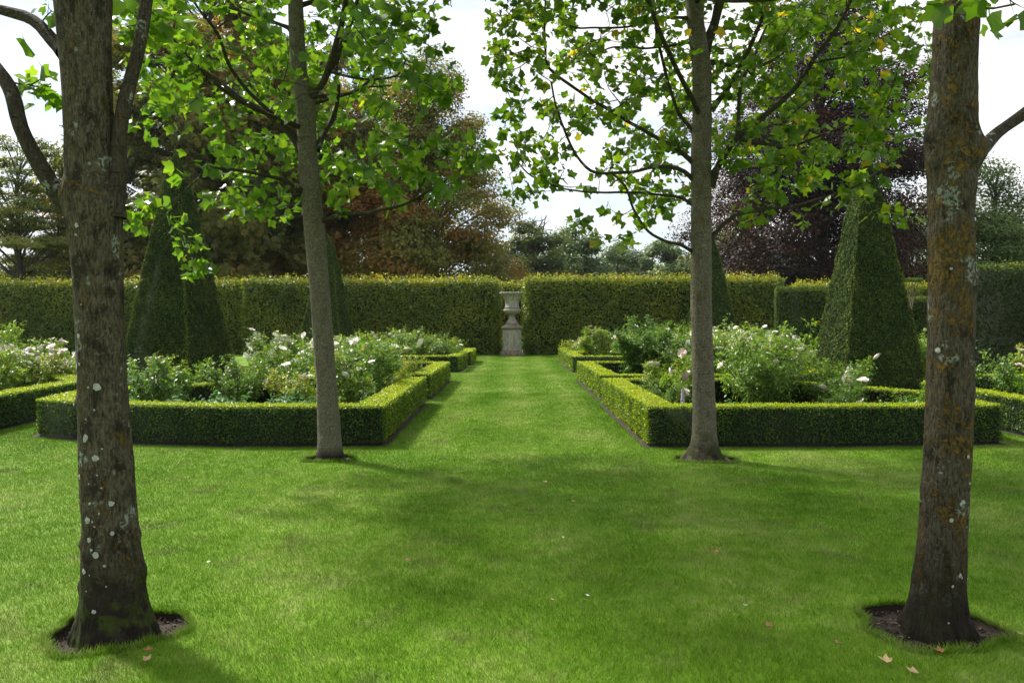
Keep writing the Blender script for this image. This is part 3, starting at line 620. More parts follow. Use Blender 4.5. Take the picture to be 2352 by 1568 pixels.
bush(PR[4], 3.95, 12.7, 1.08, 'big spreading rose on bare stems right of the right grey trunk', 3, 'blush', hs=1.05)
bush(PR[1], 3.0, 14.0, .85, 'rose with pink blooms just left of the right grey trunk', 6, 'pink', 1.1)
bush(PR[0], 2.6, 13.2, .5, 'small rose near the inner corner of the right front bed', 2, 'blush')
bush(PR[0], 3.9, 17.4, 1.05, 'bright rose behind the right grey trunk', 6, 'blush', 1.2)
bush(PR[1], 4.7, 17.9, 1.15, 'rose with scattered white blooms right of the right grey trunk', 20, 'white', 1.3)
bush(PR[4], 5.5, 19.3, .95, 'dense rose crowded with white blooms left of the big right pyramid', 40, 'white', 1.3)
bush(PR[3], 6.3, 20.0, 1.25, 'reddish-tipped rose with white blooms touching the big right pyramid', 24, 'white', 1.2)
bush(PR[1], 5.6, 17.3, 1.0, 'white flowering rose in front of the big right pyramid, left side', 8, 'white', 1.5)
bush(PR[4], 6.6, 23.6, 1.05, 'mass of white roses deep left of the big right pyramid', 20, 'white', 1.2)
bush(PR[0], 5.25, 12.7, .82, 'rose with pale pink blooms in front of the big right pyramid', 6, 'blush', 1.1)
bush(PR[5], 4.7, 11.6, .82, 'low rose along the right front hedge under the big spreading one', 3, 'blush')
bush(PR[5], 6.0, 11.7, .78, 'small yellow-stemmed plant at the right end of the right front bed', 0)
bush(PR[0], 8.25, 12.8, .95, 'dark green rose on stems right of the ochre lichened trunk', 1, 'pink')
bush(PR[1], 9.7, 13.6, 1.0, 'rose at the far right edge before the tallest yew hedge', 3, 'blush')
bush(PR[4], 10.9, 20.5, .95, 'pale rose thicket between the big right pyramid and lichened trunk', 10, 'blush')
bush(PR[3], 12.4, 18.6, 1.1, 'rose hidden partly behind the lichened trunk at right', 5, 'white')
for i, (x, y, s, k, l) in enumerate([(-4.1, 11.2, 1.0, 0, 'broad green herb clump behind the left front hedge'), (-4.9, 11.35, 1.0, 1, 'low pale herb clump under the leggy orange-tipped rose'),
        (-3.2, 11.3, .95, 1, 'low herb clump just left of the left grey trunk'), (-2.6, 13.6, .9, 0, 'dark herb clump in the inner corner of the left front bed'),
        (-8.7, 10.9, 1.0, 1, 'silvery low leaves inside the far left hedge'), (-5.9, 11.9, .9, 1, 'herb clump next to the thick spotted trunk'),
        (3.0, 16.9, .8, 1, 'low leaves under the upright dark rose'), (3.0, 11.3, .8, 0, 'herb clump left of the right grey trunk'), (5.6, 11.3, .8, 0, 'herb clump behind the right front hedge'),
        (8.3, 11.0, .9, 1, 'low herbs inside the far right hedge'), (-3.3, 12.0, .9, 0, 'middle herb mound in the left front bed')]):
    bush(HERB[k], x, y, s, l, name='herb_plant', cat='herb', group='low herbs under the roses')
# lilac flower spikes
def spike(x, y, h, label):
    root = empty('flower_spike', (x, y, 0), label, 'flower', 'lilac flower spikes in the right front bed'); g = G(); tube(g, [(0, 0, 0), (.01, 0, h*.5), (0, 0, h)], [.006, .005, .003], 5); g.obj('stem', M['stem'], root)
    g = G(); n = 260; z = rng.random(n); a = rng.random(n)*6.28; r = .032*(1-z*.7)
    leaves(g, T_DIA, np.c_[r*np.cos(a), r*np.sin(a), h*(.62+.4*z)], np.c_[np.cos(a), np.sin(a), np.full(n, .3)], .03, .5)
    g.obj('florets', M['lilac'], root); g = G(); n = 60; z = rng.random(n); a = rng.random(n)*6.28
    leaves(g, T_DIA, np.c_[.06*np.cos(a), .06*np.sin(a), h*.6*z], np.c_[np.cos(a), np.sin(a), np.full(n, .8)], .09, .5); g.obj('foliage', M['herb'], root)
M['lilac'] = plain('lilac_petal', (.50, .44, .55), .7, 0, 40, .25)
spike(2.55, 11.9, .60, 'lower of two lilac flower spikes left of the right grey trunk')
spike(2.76, 12.0, .74, 'taller lilac flower spike against the right grey trunk')

# ------------------------------------------------------------------ tulip trees
def trunk_builder(cl, base_xy, seed, flare=.5, k=96, dz=.018, ztop=None, knots=()):
    """cl: list of (z, x, y, r); returns surface function and geometry"""
    cl = np.array(sorted(cl)); zt = cl[-1, 0] if ztop is None else ztop
    def cen(z): return np.interp(z, cl[:, 0], cl[:, 1]), np.interp(z, cl[:, 0], cl[:, 2]), np.interp(z, cl[:, 0], cl[:, 3])
    def surf(th, z):
        x, y, r = cen(z); P = np.stack([np.cos(th)*1.0, np.sin(th)*1.0, z*1.4*np.ones_like(th)], -1)
        fl = np.exp(-np.maximum(z, 0)/.13)*flare
        root = np.maximum(0, np.sin(th*5+seed*1.3)*.5+np.sin(th*3+seed)*.5)
        rr = r*(1+.025*hashn(P, 2.2, seed)+.016*hashn(P, 6, seed+3)+.016*hashn(P*np.array((1, 1, .35)), 22, seed)+.010*hashn(P*np.array((1, 1, .6)), 47, seed+9)+fl*(.3+.9*root)+.05*fl*hashn(P, 14, seed+2))
        for (kz, kth, ka, ks) in knots:
            dth = np.angle(np.exp(1j*(th-kth))); rr = rr+ka*np.exp(-((dth*r)**2+(z-kz)**2)/ks**2)
        return np.stack([x+rr*np.cos(th), y+rr*np.sin(th), z*np.ones_like(th)], -1)
    g = G(); zs = np.arange(-.08, zt, dz); th = np.linspace(0, 2*math.pi, k, endpoint=False)
    V = surf(th[None]*np.ones((len(zs), 1)), zs[:, None]*np.ones((1, k))); n = len(zs)
    i = np.arange(n-1)[:, None]*k; j = np.arange(k)[None]; j2 = (j+1) % k
    g.add(V.reshape(-1, 3), np.stack([i+j, i+j2, i+k+j2, i+k+j], -1).reshape(-1, 4)); return g, surf, cen
def lichen_disc(g, surf, th, z, r, R_):
    a = np.linspace(0, 2*math.pi, 14, endpoint=False); rr = r*(1+.22*rng.normal(size=14)*.6)
    ths = th+rr*np.cos(a)/R_; zs = z+rr*np.sin(a); S = surf(np.array(ths), np.array(zs)); c = surf(np.array([th]), np.array([z]))[0]
    x, y = S.mean(0)[:2]; nd = np.array((math.cos(th), math.sin(th), 0))
    g.add(np.vstack([c+nd*.005, S+nd*.0025]), [(0, 1+i, 1+(i+1) % 14) for i in range(14)], .5, m=1)
def px_cl(rows, Y, wf):                      # rows: (y_px, left, right) -> (z, x, y, r)
    return [(EYE+(HY-y)*Y/F, ((l+r)/2-CX)*Y/F, Y, (r-l)/2*Y/F*wf) for y, l, r in rows]
def limb_path(pxs, Y, dys):
    n = len(pxs); dys = np.interp(np.linspace(0, 1, n), np.linspace(0, 1, len(dys)), dys)
    return [PX(x, y, Y+d) for (x, y), d in zip(pxs, dys)]
def grow(skel, targets, rmin=.0035, rr=.012):
    """connect each target to the nearest twig already there; returns twig paths"""
    nodes = np.array(skel); out = []
    d = np.array([np.min(np.sum((nodes-t)**2, 1)) for t in targets]); order = np.argsort(d)
    buf = [nodes]; cur = nodes
    for q in order:
        t = targets[q]
        # prefer joints lower than and inwards of the tip
        dd = np.sum((cur-t)**2, 1)+np.maximum(0, cur[:, 2]-t[2])*.6
        a = cur[np.argmin(dd)]; L_ = np.linalg.norm(t-a)
        if L_ < .04: continue
        mid = (a+t)/2+rng.normal(size=3)*L_*.10+np.array((0, 0, -.08*L_)); p = smooth_path([a, mid, t], max(.09, L_/8)); out.append(p); cur = np.vstack([cur, p[1:]])
    return out
def leafy(g, paths, per, size, tint, clear=None, petiole=.09, up=.55, sig=.13, yel=.03, pg=None):
    A = []; O = []
    for p in paths:
        L_ = max(.1, np.linalg.norm(p[-1]-p[0])); k = max(3, rng.poisson(per))
        for _ in range(k):
            f = 1-rng.random()**1.5*min(1, .8 if L_ < .9 else .7/L_); j = min(len(p)-1, f*(len(p)-1)); i0 = int(j); q = p[i0]+(p[min(i0+1, len(p)-1)]-p[i0])*(j-i0)
            d = nrm(rng.normal(size=3)+np.array((0, 0, -.1))+nrm(p[-1]-p[0])*.5); e = q+d*petiole*(.6+.8*rng.random()); A.append(e); O.append(q)
    A = np.array(A); O = np.array(O)
    if clear is not None:                # foliage is thin on the bare side of the stem
        x, y, r = clear(A[:, 2]); k = ~((A[:, 1] < y) & (np.abs(A[:, 0]/A[:, 1]*y-x) < r+.09) & (rng.random(len(A)) < .9)); A, O = A[k], O[k]
    n = len(A); aim = (A-O)/petiole+rng.normal(size=(n, 3))*.35+np.array((0, 0, -.55))
    nv = rng.normal(size=(n, 3))*.62+np.array((0, -.18, up)); tt = np.clip(tint+rng.normal(size=n)*sig+.5*(rng.random(n) < yel), 0, 1)
    sz = size*(.55+.7*rng.random(n)); h = rng.integers(0, 3, n)
    for q, tm_ in enumerate((T_TUL, T_TUL_B, T_TUL_C)): leaves(g, tm_, A[h == q], nv[h == q], sz[h == q], tt[h == q], aim=aim[h == q])
    # petioles as slim triangles
    s = nrm(np.cross(A-O, rng.normal(size=(n, 3))))*.0035; V = np.stack([O-s, O+s, A], 1).reshape(-1, 3); g.add(V, np.arange(3*n).reshape(-1, 3), np.repeat(tt, 3))
def inpoly(x, y, poly):
    r = np.zeros(len(x), bool); n = len(poly)
    for i in range(n):
        x1, y1 = poly[i]; x2, y2 = poly[(i+1) % n]; c = ((y1 > y) != (y2 > y)); r ^= c & (x < (x2-x1)*(y-y1)/(y2-y1+1e-9)+x1)
    return r
def crown_targets(n, centre, rad, zlo, zhi, mask=None, maskY=None, seed=0, inner=.25):
    r = np.random.default_rng(seed); out = []
    while len(out) < n:
        p = r.random((n*6, 3))*2-1; rr = np.linalg.norm(p, axis=1); p = p[(rr < 1) & (rr > inner)]
        P = np.c_[centre[0]+p[:, 0]*rad[0], centre[1]+p[:, 1]*rad[1], zlo+(p[:, 2]*.5+.5)*(zhi-zlo)]
        if mask is not None:
            px = CX+F*P[:, 0]/np.maximum(P[:, 1], .5); py = HY-F*(P[:, 2]-EYE)/np.maximum(P[:, 1], .5)
            keep = ((py < -20) & (r.random(len(P)) < 1)) | inpoly(px, py, mask); P = P[keep & (P[:, 1] > 1.2)]
        out += list(P)
    return np.array(out[:n])
def tulip_tree(key, rows, Y, ztop, limbs, bark, label, seed, crown, per, size, tint, leafm, flare=.4, upper=(), spots=(), knots=(), extra_z=None, k=96, dz=.018, sprays=(), spray_per=6):
    bx, by = TREES[key]; cl = px_cl(rows, Y, .87 if Y < 6 else .915); g, surf, cen = trunk_builder(cl, (bx, by), seed, flare, k, dz, knots=knots)
    root = empty('tulip_tree', (bx, by, 0), label, 'tree', 'tulip trees standing in the lawn in two rows')
    zt = cl[0][0] if cl[0][0] > cl[-1][0] else cl[-1][0]; zt = max(c[0] for c in cl)
    for px_, py_, rpx in spots:
        z = EYE+(HY-py_)*Y/F; x, y, r = cen(z); s = ((px_-CX)*Y/F-x)/r*.97; s = max(-.97, min(.97, s)); th = -math.acos(s)
        lichen_disc(g, surf, th, z, rpx*Y/F, r)
    o = (bx, by, 0); g.obj('trunk', bark, root, smooth=True, origin=o, mats=[bark, M['lichen']])
    skel = []
    for pxs, dys, r0, r1, kk in limbs:
        p = smooth_path(limb_path(pxs, Y, dys), .08)
        wob = .012*np.stack([hashn(p, 5, seed), hashn(p, 6, seed+1), hashn(p, 5.5, seed+2)], -1); p = p+wob*np.minimum(1, np.arange(len(p))/5)[:, None]
        L_ = len(p); t = np.linspace(0, 1, L_); rad = (r0*(1-t)+r1*t)+r0*.5*np.exp(-t*L_*.08/.10)
        gg = G(); tube(gg, p, rad, kk, wob=.10); gg.obj('limb', M['barklimb'], root, smooth=True, origin=o); skel += list(p[3:])
    # leader and unseen upper limbs
    x, y, r = cen(zt-.03); top = np.array((x, y, zt-.05)); zh = crown['zhi']; 
    lead = smooth_path([top, top+np.array((.05, .1, (zh-zt)*.5)), np.array((x+.1, y+.2, zh-.4))], .15); gg = G(); tube(gg, lead, np.linspace(r, .015, len(lead)), 16, wob=.05); gg.obj('leader', bark, root, smooth=True, origin=o); skel += list(lead[1:])
    rr = np.random.default_rng(seed+50); c = crown['c']
    for i in range(crown.get('nl', 10)):
        zz = rr.uniform(crown.get('zl', zt-1.5), zh-1.2); x, y, r = cen(zz) if zz < zt else (lead[np.argmin(abs(lead[:, 2]-zz))][0], lead[np.argmin(abs(lead[:, 2]-zz))][1], .06)
        a = rr.random()*6.28
        if crown.get('back') and zz < zt: a = rr.uniform(.15, math.pi-.15) if rr.random() < .7 else rr.uniform(-2.2, -.9)
        ln = crown['rad'][0]*rr.uniform(.55, .85)*(1-.4*max(0, (zz-zt)/(zh-zt)))
        st = np.array((float(x), float(y), zz)); e = st+np.array((math.cos(a)*ln, math.sin(a)*ln*crown['rad'][1]/crown['rad'][0], ln*rr.uniform(.25, .8)))
        m_ = (st+e)/2+np.array((0, 0, -.12*ln)); p = smooth_path([st, m_, e], .12); gg = G(); rad = np.linspace(.032, .008, len(p)); tube(gg, p, rad, 8, wob=.1); gg.obj('limb', M['barklimb'], root, smooth=True, origin=o); skel += list(p[2:])
    T = crown_targets(crown['n'], crown['c'], crown['rad'], crown['zlo'], crown['zhi'], crown.get('mask'), seed=seed, inner=crown.get('inner', .2))
    if len(sprays): T = np.vstack([T, np.array([PX(x, y, Y+d) for x, y, d in sprays])])
    paths = grow(skel, T); gt = G()
    for p in paths:
        L_ = np.linalg.norm(p[-1]-p[0]); tube(gt, p, np.linspace(min(.014, .004+.006*L_), .0028, len(p)), 5, cap=False)
    gt.obj('twigs', M['twig'], root, smooth=True, origin=o)
    gl = G(); leafy(gl, paths, per, size, tint, clear=cen if Y > 6 else None, yel=crown.get('yel', .02)); gl.obj('crown', leafm, root, origin=o)
    print(label[:30], 'twigs', len(paths), 'leaf verts', gl.n)
    return root
# near left: thick trunk with white lichen spots
rows_nl = [(1500, 165, 372), (1460, 178, 362), (1392, 182, 345), (1341, 184, 336), (1250, 184, 325), (1205, 185, 320), (1051, 180, 308), (863, 176, 294), (661, 166, 286), (560, 156, 283), (500, 146, 280), (450, 140, 276), (403, 148, 268), (300, 146, 263), (200, 140, 261), (100, 130, 260), (0, 121, 261), (-160, 112, 250)]
spots_nl = [(205, 771, 6), (249, 884, 8.5), (194, 838, 7), (191, 843, 5), (206, 834, 3.5), (206, 525, 5), (203, 545, 3), (224, 997, 7), (222, 1003, 5), (249, 1043, 7.5), (191, 925, 5), (204, 1087, 6.5), (209, 1053, 2.5), (281, 1145, 6), (230, 1181, 7.5), (235, 1224, 6), (242, 1245, 3.5), (252, 1256, 7.5), (222, 1295, 6.5), (284, 1211, 4.5), (254, 1378, 4.5), (272, 1280, 3), (236, 1143, 3.5), (233, 1100, 2.5), (262, 1108, 2), (258, 1165, 2.5), (243, 1183, 2.5), (248, 1194, 2), (262, 1022, 2), (190, 875, 4), (231, 885, 2.5), (200, 1140, 2.5), (245, 935, 2.5), (214, 700, 2), (225, 956, 2.2), (253, 1080, 2), (180, 1137, 4), (233, 1336, 2), (277, 1325, 2), (188, 640, 2), (240, 1300, 1.8)]
LNL = [([(165, 470), (140, 455), (112, 420), (80, 360), (50, 290), (25, 215), (-5, 165), (-60, 90)], [0, -.05, -.1, -.1, 0], .044, .030, 14),
       ([(150, 120), (120, 92), (90, 60), (50, 38), (0, 22), (-60, 5)], [0, .1, .2], .034, .024, 12),
       ([(265, 500), (268, 430), (272, 350), (283, 250), (297, 190), (315, 110), (332, 40), (350, -40)], [-.02, .0, .05, .15], .040, .030, 14)]
kn = lambda y, side, a, s, Y=4.12: (EYE+(HY-y)*Y/F, side, a, s)
tulip_tree('nl', rows_nl, 4.12, None, LNL, M['bark1'], 'thick dark trunk at left front dotted with white lichen spots', 3,
           dict(c=(-2.4, 3.6), rad=(4.1, 3.9), zlo=4.7, zhi=10.0, n=720, zl=3.3, nl=9, inner=.2, yel=.01), 8, .104, .42, M['tulip'], flare=.30, spots=spots_nl, k=160, dz=.011,
           knots=[kn(1225, -.15, .03, .05), kn(1310, -.1, .035, .06), kn(1240, 3.2, .012, .03), kn(1250, 3.3, .012, .02), kn(450, 3.3, .022, .07), kn(470, -.4, .03, .1), kn(330, -1.4, .015, .06), kn(900, -.9, .01, .05), kn(1140, 3.1, .014, .04), kn(1060, 0, .012, .035), kn(700, 3.2, .010, .05), kn(1340, 3.3, .018, .03), kn(925, -2.6, .012, .03), kn(610, -.2, .014, .05)],
           sprays=[(115, 165, .1), (105, 200, .1), (120, 25, .1), (290, 60, .3), (330, 70, .4), (360, 30, .4), (300, 20, .5), (400, 40, .5)])
# near right: ochre lichened trunk
rows_nr = [(1500, 2062, 2240), (1460, 2074, 2224), (1409, 2082, 2216), (1341, 2093, 2216), (1239, 2104, 2222), (1137, 2113, 2227), (1051, 2118, 2233), (930, 2124, 2237), (796, 2128, 2239), (628, 2128, 2243), (504, 2129, 2238), (403, 2126, 2244), (336, 2124, 2252), (286, 2126, 2246), (168, 2136, 2246), (0, 2146, 2254), (-160, 2150, 2256)]
spots_nr = [(2140, 803, 7), (2198, 1041, 4.5), (2205, 1102, 3), (2185, 1142, 5), (2180, 1146, 3.5), (2157, 1182, 5), (2214, 1196, 4), (2210, 1211, 4.5), (2200, 1200, 3), (2178, 1305, 5), (2183, 1311, 3), (2158, 1328, 3.5), (2203, 1320, 2.5), (2206, 1123, 2), (2143, 1405, 2), (2160, 620, 3), (2225, 590, 2)]
LNR = [([(2245, 350), (2262, 335), (2280, 315), (2310, 292), (2352, 262), (2400, 215)], [0, .1, .2], .033, .030, 14),
       ([(2200, 20), (2230, -20), (2260, -80)], [0, .1], .03, .02, 10)]
tulip_tree('nr', rows_nr, 4.15, None, LNR, M['bark4'], 'dark trunk at right front mottled with ochre lichen', 8,
           dict(c=(2.6, 3.6), rad=(4.1, 3.9), zlo=4.7, zhi=10.0, n=720, zl=3.3, nl=9, inner=.2, yel=.01), 8, .104, .42, M['tulip'], flare=.42, spots=spots_nr, k=160, dz=.011,
           knots=[kn(345, -.35, .04, .08), kn(310, 3.2, .02, .06), kn(370, 3.3, .02, .05), kn(420, -1.3, .015, .07), kn(640, .0, .015, .08), kn(1210, 0, .012, .03), kn(1120, 3.2, .012, .04), kn(900, -.1, .010, .05), kn(1290, -.1, .010, .025), kn(1330, 3.1, .014, .04), kn(545, 3.3, .012, .06)],
           sprays=[(2180, -25, -.45), (2230, -15, -.4), (2330, 10, -.2)])
# far left grey trunk
rows_fl = [(1062, 724, 796), (1051, 727, 791), (1031, 728, 788), (997, 728, 785), (863, 724, 774), (695, 712, 761), (527, 697, 748), (437, 690, 738), (385, 684, 734), (336, 682, 729), (235, 679, 726), (200, 672, 716), (168, 667, 707), (80, 663, 701), (0, 660, 697), (-300, 650, 680)]
A1 = [([(700, 442), (655, 415), (600, 400), (560, 393), (475, 382)], [0, -.6, -1.0], .026, .012, 10),
      ([(478, 383), (450, 415), (425, 438), (395, 465), (345, 485)], [-1.0, -1.3], .012, .006, 8),
      ([(692, 345), (672, 318), (640, 285), (600, 252), (555, 225), (500, 185), (450, 150), (410, 105), (400, 60)], [0, .3, .7], .036, .012, 12),
      ([(690, 325), (650, 285), (600, 240), (555, 195), (525, 150), (500, 80), (455, 20), (430, -30)], [0, -.4, -.9], .028, .012, 10),
      ([(672, 68), (630, 52), (590, 42), (520, 15), (450, -5)], [0, .2, .5], .022, .012, 10),
      ([(705, 235), (722, 212), (745, 185), (768, 120), (785, 50), (800, -20)], [0, -.2, -.3], .042, .028, 12),
      ([(712, 230), (745, 185), (772, 130), (800, 70), (822, 0), (835, -60)], [.05, .3, .6], .034, .026, 12),
      ([(762, 165), (800, 176), (860, 182), (915, 172), (932, 140)], [0, -.3, -.6], .018, .009, 8),
      ([(728, 345), (748, 300), (770, 260), (777, 200), (775, 140), (800, 60)], [0, .3, .8], .030, .016, 10),
      ([(738, 508), (790, 492), (860, 486), (935, 468), (990, 438), (1050, 395), (1085, 345)], [0, -.5, -1.1], .024, .008, 10),
      ([(722, 238), (790, 220), (850, 200), (905, 195)], [0, .5, 1.0], .016, .007, 8),
      ([(935, 468), (960, 445), (980, 400), (960, 350), (890, 320)], [-.7, -.9], .010, .005, 6)]
maskL = [(285, -30), (290, 240), (330, 330), (400, 330), (480, 360), (490, 470), (560, 500), (650, 520), (700, 470), (760, 470), (830, 440), (900, 480), (960, 485), (1010, 450), (1070, 440), (1110, 330), (1070, 300), (950, 320), (890, 290), (1000, 230), (1040, 150), (1010, 90), (1000, -30)]
# open window in the crown where the chestnut shows
tulip_tree('fl', rows_fl, 9.35, None, A1, M['bark2'], 'smooth grey trunk left of the path with bright backlit leaves', 5,
           dict(c=(-2.25, 9.6), rad=(3.6, 3.1), zlo=2.7, zhi=10.5, n=1020, zl=3.8, nl=16, mask=maskL, back=True, yel=.004), 9.5, .124, .46, M['tulip'], flare=.22, k=64, dz=.03,
           sprays=[(440, 585, -1.0), (462, 612, -1.0), (445, 625, -1.0), (445, 540, -1.0), (310, 500, -1.3), (350, 480, -1.3), (400, 500, -1.2), (330, 455, -1.3), (480, 370, -1), (520, 375, -1.), (420, 400, -1.1), (545, 470, -.8), (600, 470, -.7),
                   (1095, 330, -1.3), (1110, 350, -1.3), (1080, 380, -1.2), (1060, 320, -1.2), (1020, 340, -1.1), (1000, 380, -1.0), (960, 400, -.9), (1030, 420, -1.1), (930, 380, -.9), (900, 430, -.8), (1050, 370, -1.2), (990, 330, -1.1), (1010, 100, .2), (1030, 160, .1), (1040, 190, .0), (975, 90, .1), (940, 40, .1), (1000, 130, .0), (1020, 215, 0)])
rows_fr = [(1064, 1574, 1664), (1051, 1578, 1658), (1031, 1584, 1653), (997, 1588, 1648), (863, 1588, 1642), (695, 1584, 1636), (527, 1585, 1636), (370, 1585, 1635), (269, 1589, 1636), (151, 1588, 1635), (60, 1577, 1620), (0, 1573, 1613), (-300, 1560, 1590)]
A2 = [([(1592, 412), (1560, 388), (1505, 384), (1440, 396), (1370, 396), (1335, 372), (1302, 315), (1278, 240), (1265, 190)], [0, -.4, -.8], .024, .010, 10),
      ([(1592, 372), (1550, 340), (1500, 312), (1400, 255), (1330, 210), (1262, 158), (1252, 110), (1250, 40), (1255, -20)], [0, .2, .5], .026, .010, 10),
      ([(1592, 470), (1545, 450), (1430, 442), (1350, 440), (1290, 430), (1222, 405), (1180, 360)], [0, .4, .9], .018, .008, 8),
      ([(1595, 580), (1560, 560), (1530, 553), (1490, 532), (1455, 480), (1435, 430), (1405, 395)], [0, -.4, -.8], .022, .010, 8),
      ([(1598, 310), (1570, 275), (1548, 235), (1530, 180), (1512, 90), (1500, 0), (1495, -50)], [0, .3, .5], .022, .016, 10),
      ([(1580, 42), (1520, 42), (1440, 62), (1330, 64), (1285, 40)], [0, -.3, -.6], .018, .008, 8),
      ([(1580, 98), (1500, 112), (1420, 108), (1360, 130)], [0, .5, .9], .016, .008, 8),
      ([(1612, 170), (1622, 120), (1642, 50), (1655, 0), (1668, -60)], [0, .05, .1], .058, .050, 16),
      ([(1632, 255), (1680, 190), (1712, 130), (1745, 60), (1770, -10)], [0, -.3, -.4], .030, .020, 10),
      ([(1632, 430), (1655, 370), (1695, 315), (1760, 262), (1830, 200), (1870, 135), (1925, 62), (1960, -10)], [0, -.3, -.6], .038, .018, 12),
      ([(1695, 318), (1760, 332), (1810, 336), (1870, 318), (1950, 285), (2060, 235)], [-.15, -.3, -.5], .020, .008, 8),
      ([(1695, 315), (1698, 250), (1705, 190), (1740, 110), (1760, 60)], [-.15, .2], .026, .012, 8),
      ([(1630, 550), (1680, 500), (1745, 482), (1830, 472), (1910, 448), (1980, 420), (2060, 360)], [0, .5, .9], .026, .010, 10),
      ([(1715, 300), (1790, 282), (1850, 235), (1900, 180)], [-.2, .3, .7], .018, .008, 8),
      ([(1862, 145), (1950, 128), (2010, 95), (2080, 60)], [-.5, -.5], .013, .007, 6),
      ([(1640, 395), (1680, 330), (1720, 290)], [0, .3], .024, .016, 8)]
maskR = [(1120, -30), (1115, 60), (1150, 210), (1150, 300), (1140, 370), (1155, 470), (1210, 475), (1270, 440), (1320, 445), (1315, 520), (1420, 555), (1500, 545), (1560, 520), (1585, 440), (1660, 380), (1720, 400), (1690, 480), (1830, 520), (1940, 470), (2060, 520), (2110, 500), (2130, 380), (2140, 200), (2140, -30)]
tulip_tree('fr', rows_fr, 9.3, None, A2, M['bark3'], 'grey forked trunk right of the path with broad yellowing crown', 6,
           dict(c=(2.5, 9.9), rad=(3.6, 3.1), zlo=2.6, zhi=10.5, n=1280, zl=3.8, nl=18, mask=maskR, back=True, yel=.03), 9.8, .116, .5, M['tulip_y'], flare=.5, k=64, dz=.03,
           sprays=[(1130, 60, .2), (1150, 130, .2), (1160, 200, .2), (1160, 290, .2), (1160, 340, -.2), (1170, 400, .3), (1180, 450, .4), (1330, 500, -.5), (1380, 540, -.5), (1430, 545, -.6), (1350, 520, -.4), (1240, 440, .5), (1500, 500, -.6), (1470, 500, -.6), (1400, 480, -.5), (1200, 380, .2), (1210, 430, .4), (2080, 500, .5), (2040, 480, .4), (1990, 460, .4), (1700, 470, .3), (1730, 500, .5), (1850, 510, .5), (1900, 480, .5), (1960, 300, -.4), (2000, 340, -.4), (2050, 300, -.3), (1900, 350, -.3), (1930, 400, .2), (2010, 410, .3), (1840, 400, .4)])

# ------------------------------------------------------------------ background trees
def big_tree(name, cx, cy, rad, zlo, zhi, nb, nl, size, mat, tint, label, seed, tm=T_DIA, br=(1.2, 2.2), flat=.55, trunk_r=.45, group='trees beyond the hedge', top=1.0, cards=1, droop=.25, shape=1.0, side=None, bare=0, fill=.35):
    r = np.random.default_rng(seed); root = empty(name, (cx, cy, 0), label, 'tree', group); tg = G(); lg = G()
    H = zhi-zlo; tr = smooth_path([(0, 0, 0), (.1, .1, zhi*.3), (-.1, .15, zhi*.6), (0, 0, zhi*.93)], .8); tube(tg, tr, trunk_r*(1-np.linspace(0, .93, len(tr))), 10, wob=.08)
    cs = []
    while len(cs) < nb:
        u = nrm(r.normal(size=3)); q = r.random()**fill; u = u*q
        zt = u[2]*.5+.5; wz = (1-max(0, zt-.35)**1.6*1.05*shape)*(1 if zt > .12 else .75+2*zt)
        c = np.array((u[0]*rad*wz, u[1]*rad*wz, zlo+zt*H)); c[:2] *= 1+.12*r.normal()
        cs.append((c, r.uniform(*br)*(1-.35*zt)))
    for c, b in cs:
        z0 = max(1.5, c[2]-np.linalg.norm(c[:2])*.5-1); k = tr[np.argmin(abs(tr[:, 2]-z0))]
        p = smooth_path([k, (k+c)/2+np.array((0, 0, .1*H*.2)), c], max(.6, rad/9)); tube(tg, p, np.linspace(trunk_r*.2, .03, len(p)), 5, wob=.1, cap=False)
    tot = sum(b*b for c, b in cs); P = []; NV = []; TT = []
    for c, b in cs:
        n = int(nl*b*b/tot); s = nrm(r.normal(size=(n, 3))); q = r.random(n)**.35; s2 = s*q[:, None]
        s2[:, 2] = np.where(s2[:, 2] < 0, s2[:, 2]*.55, s2[:, 2]); lump = 1+.28*hashn(s*2.2+c, 1.5, seed)
        out = nrm(c-np.array((0, 0, zlo+H*.4)))
        v = s2*b*lump[:, None]*np.array((1, 1, flat)); v[:, 2] -= droop*(np.linalg.norm(v[:, :2], axis=1))**1.5/b**.5
        P.append(c+v); NV.append(s*.6+np.array((0, 0, .55))+out*.35+r.normal(size=(n, 3))*.45); TT.append(np.full(n, r.normal()*.14)+r.normal(size=n)*.12)
    P = np.vstack(P); NV = np.vstack(NV); TT = np.concatenate(TT); k_ = P[:, 2] > .2; P, NV, TT = P[k_], NV[k_], TT[k_]
    leaves(lg, tm, P, NV, size*(.6+.7*r.random(len(P))), np.clip(tint+TT, 0, 1))
    if bare:
        for i in range(bare):
            a = r.random()*6.28; s = np.array((r.normal()*.5, r.normal()*.5, zhi*.72)); e = s+np.array((math.cos(a)*rad*.35, math.sin(a)*rad*.3, zhi*r.uniform(.15, .32)))
            p = smooth_path([s, (s+e)/2+r.normal(size=3)*.5, e], .5); tube(tg, p, np.linspace(.2, .04, len(p)), 5, wob=.2)
            for j in range(5):
                q = p[r.integers(2, len(p))]; e2 = q+r.normal(size=3)*np.array((1, 1, .8))+np.array((0, 0, .4)); tube(tg, [q, (q+e2)/2+r.normal(size=3)*.15, e2], [.07, .05, .02], 4)
    tg.obj('trunk', M['barkfar'], root, smooth=True); lg.obj('crown', mat, root)
    return root
def at(x, Y): return (x-CX)*Y/F
big_tree('horse_chestnut', at(470, 56), 56, 8.4, -4, 29, 190, 75000, .44, M['chestnut'], .42, 'huge bronzed horse chestnut towering over the hedge behind the left pyramid', 31, tm=T_FAN, br=(1.7, 3.0), flat=.85, droop=.1, shape=.8)
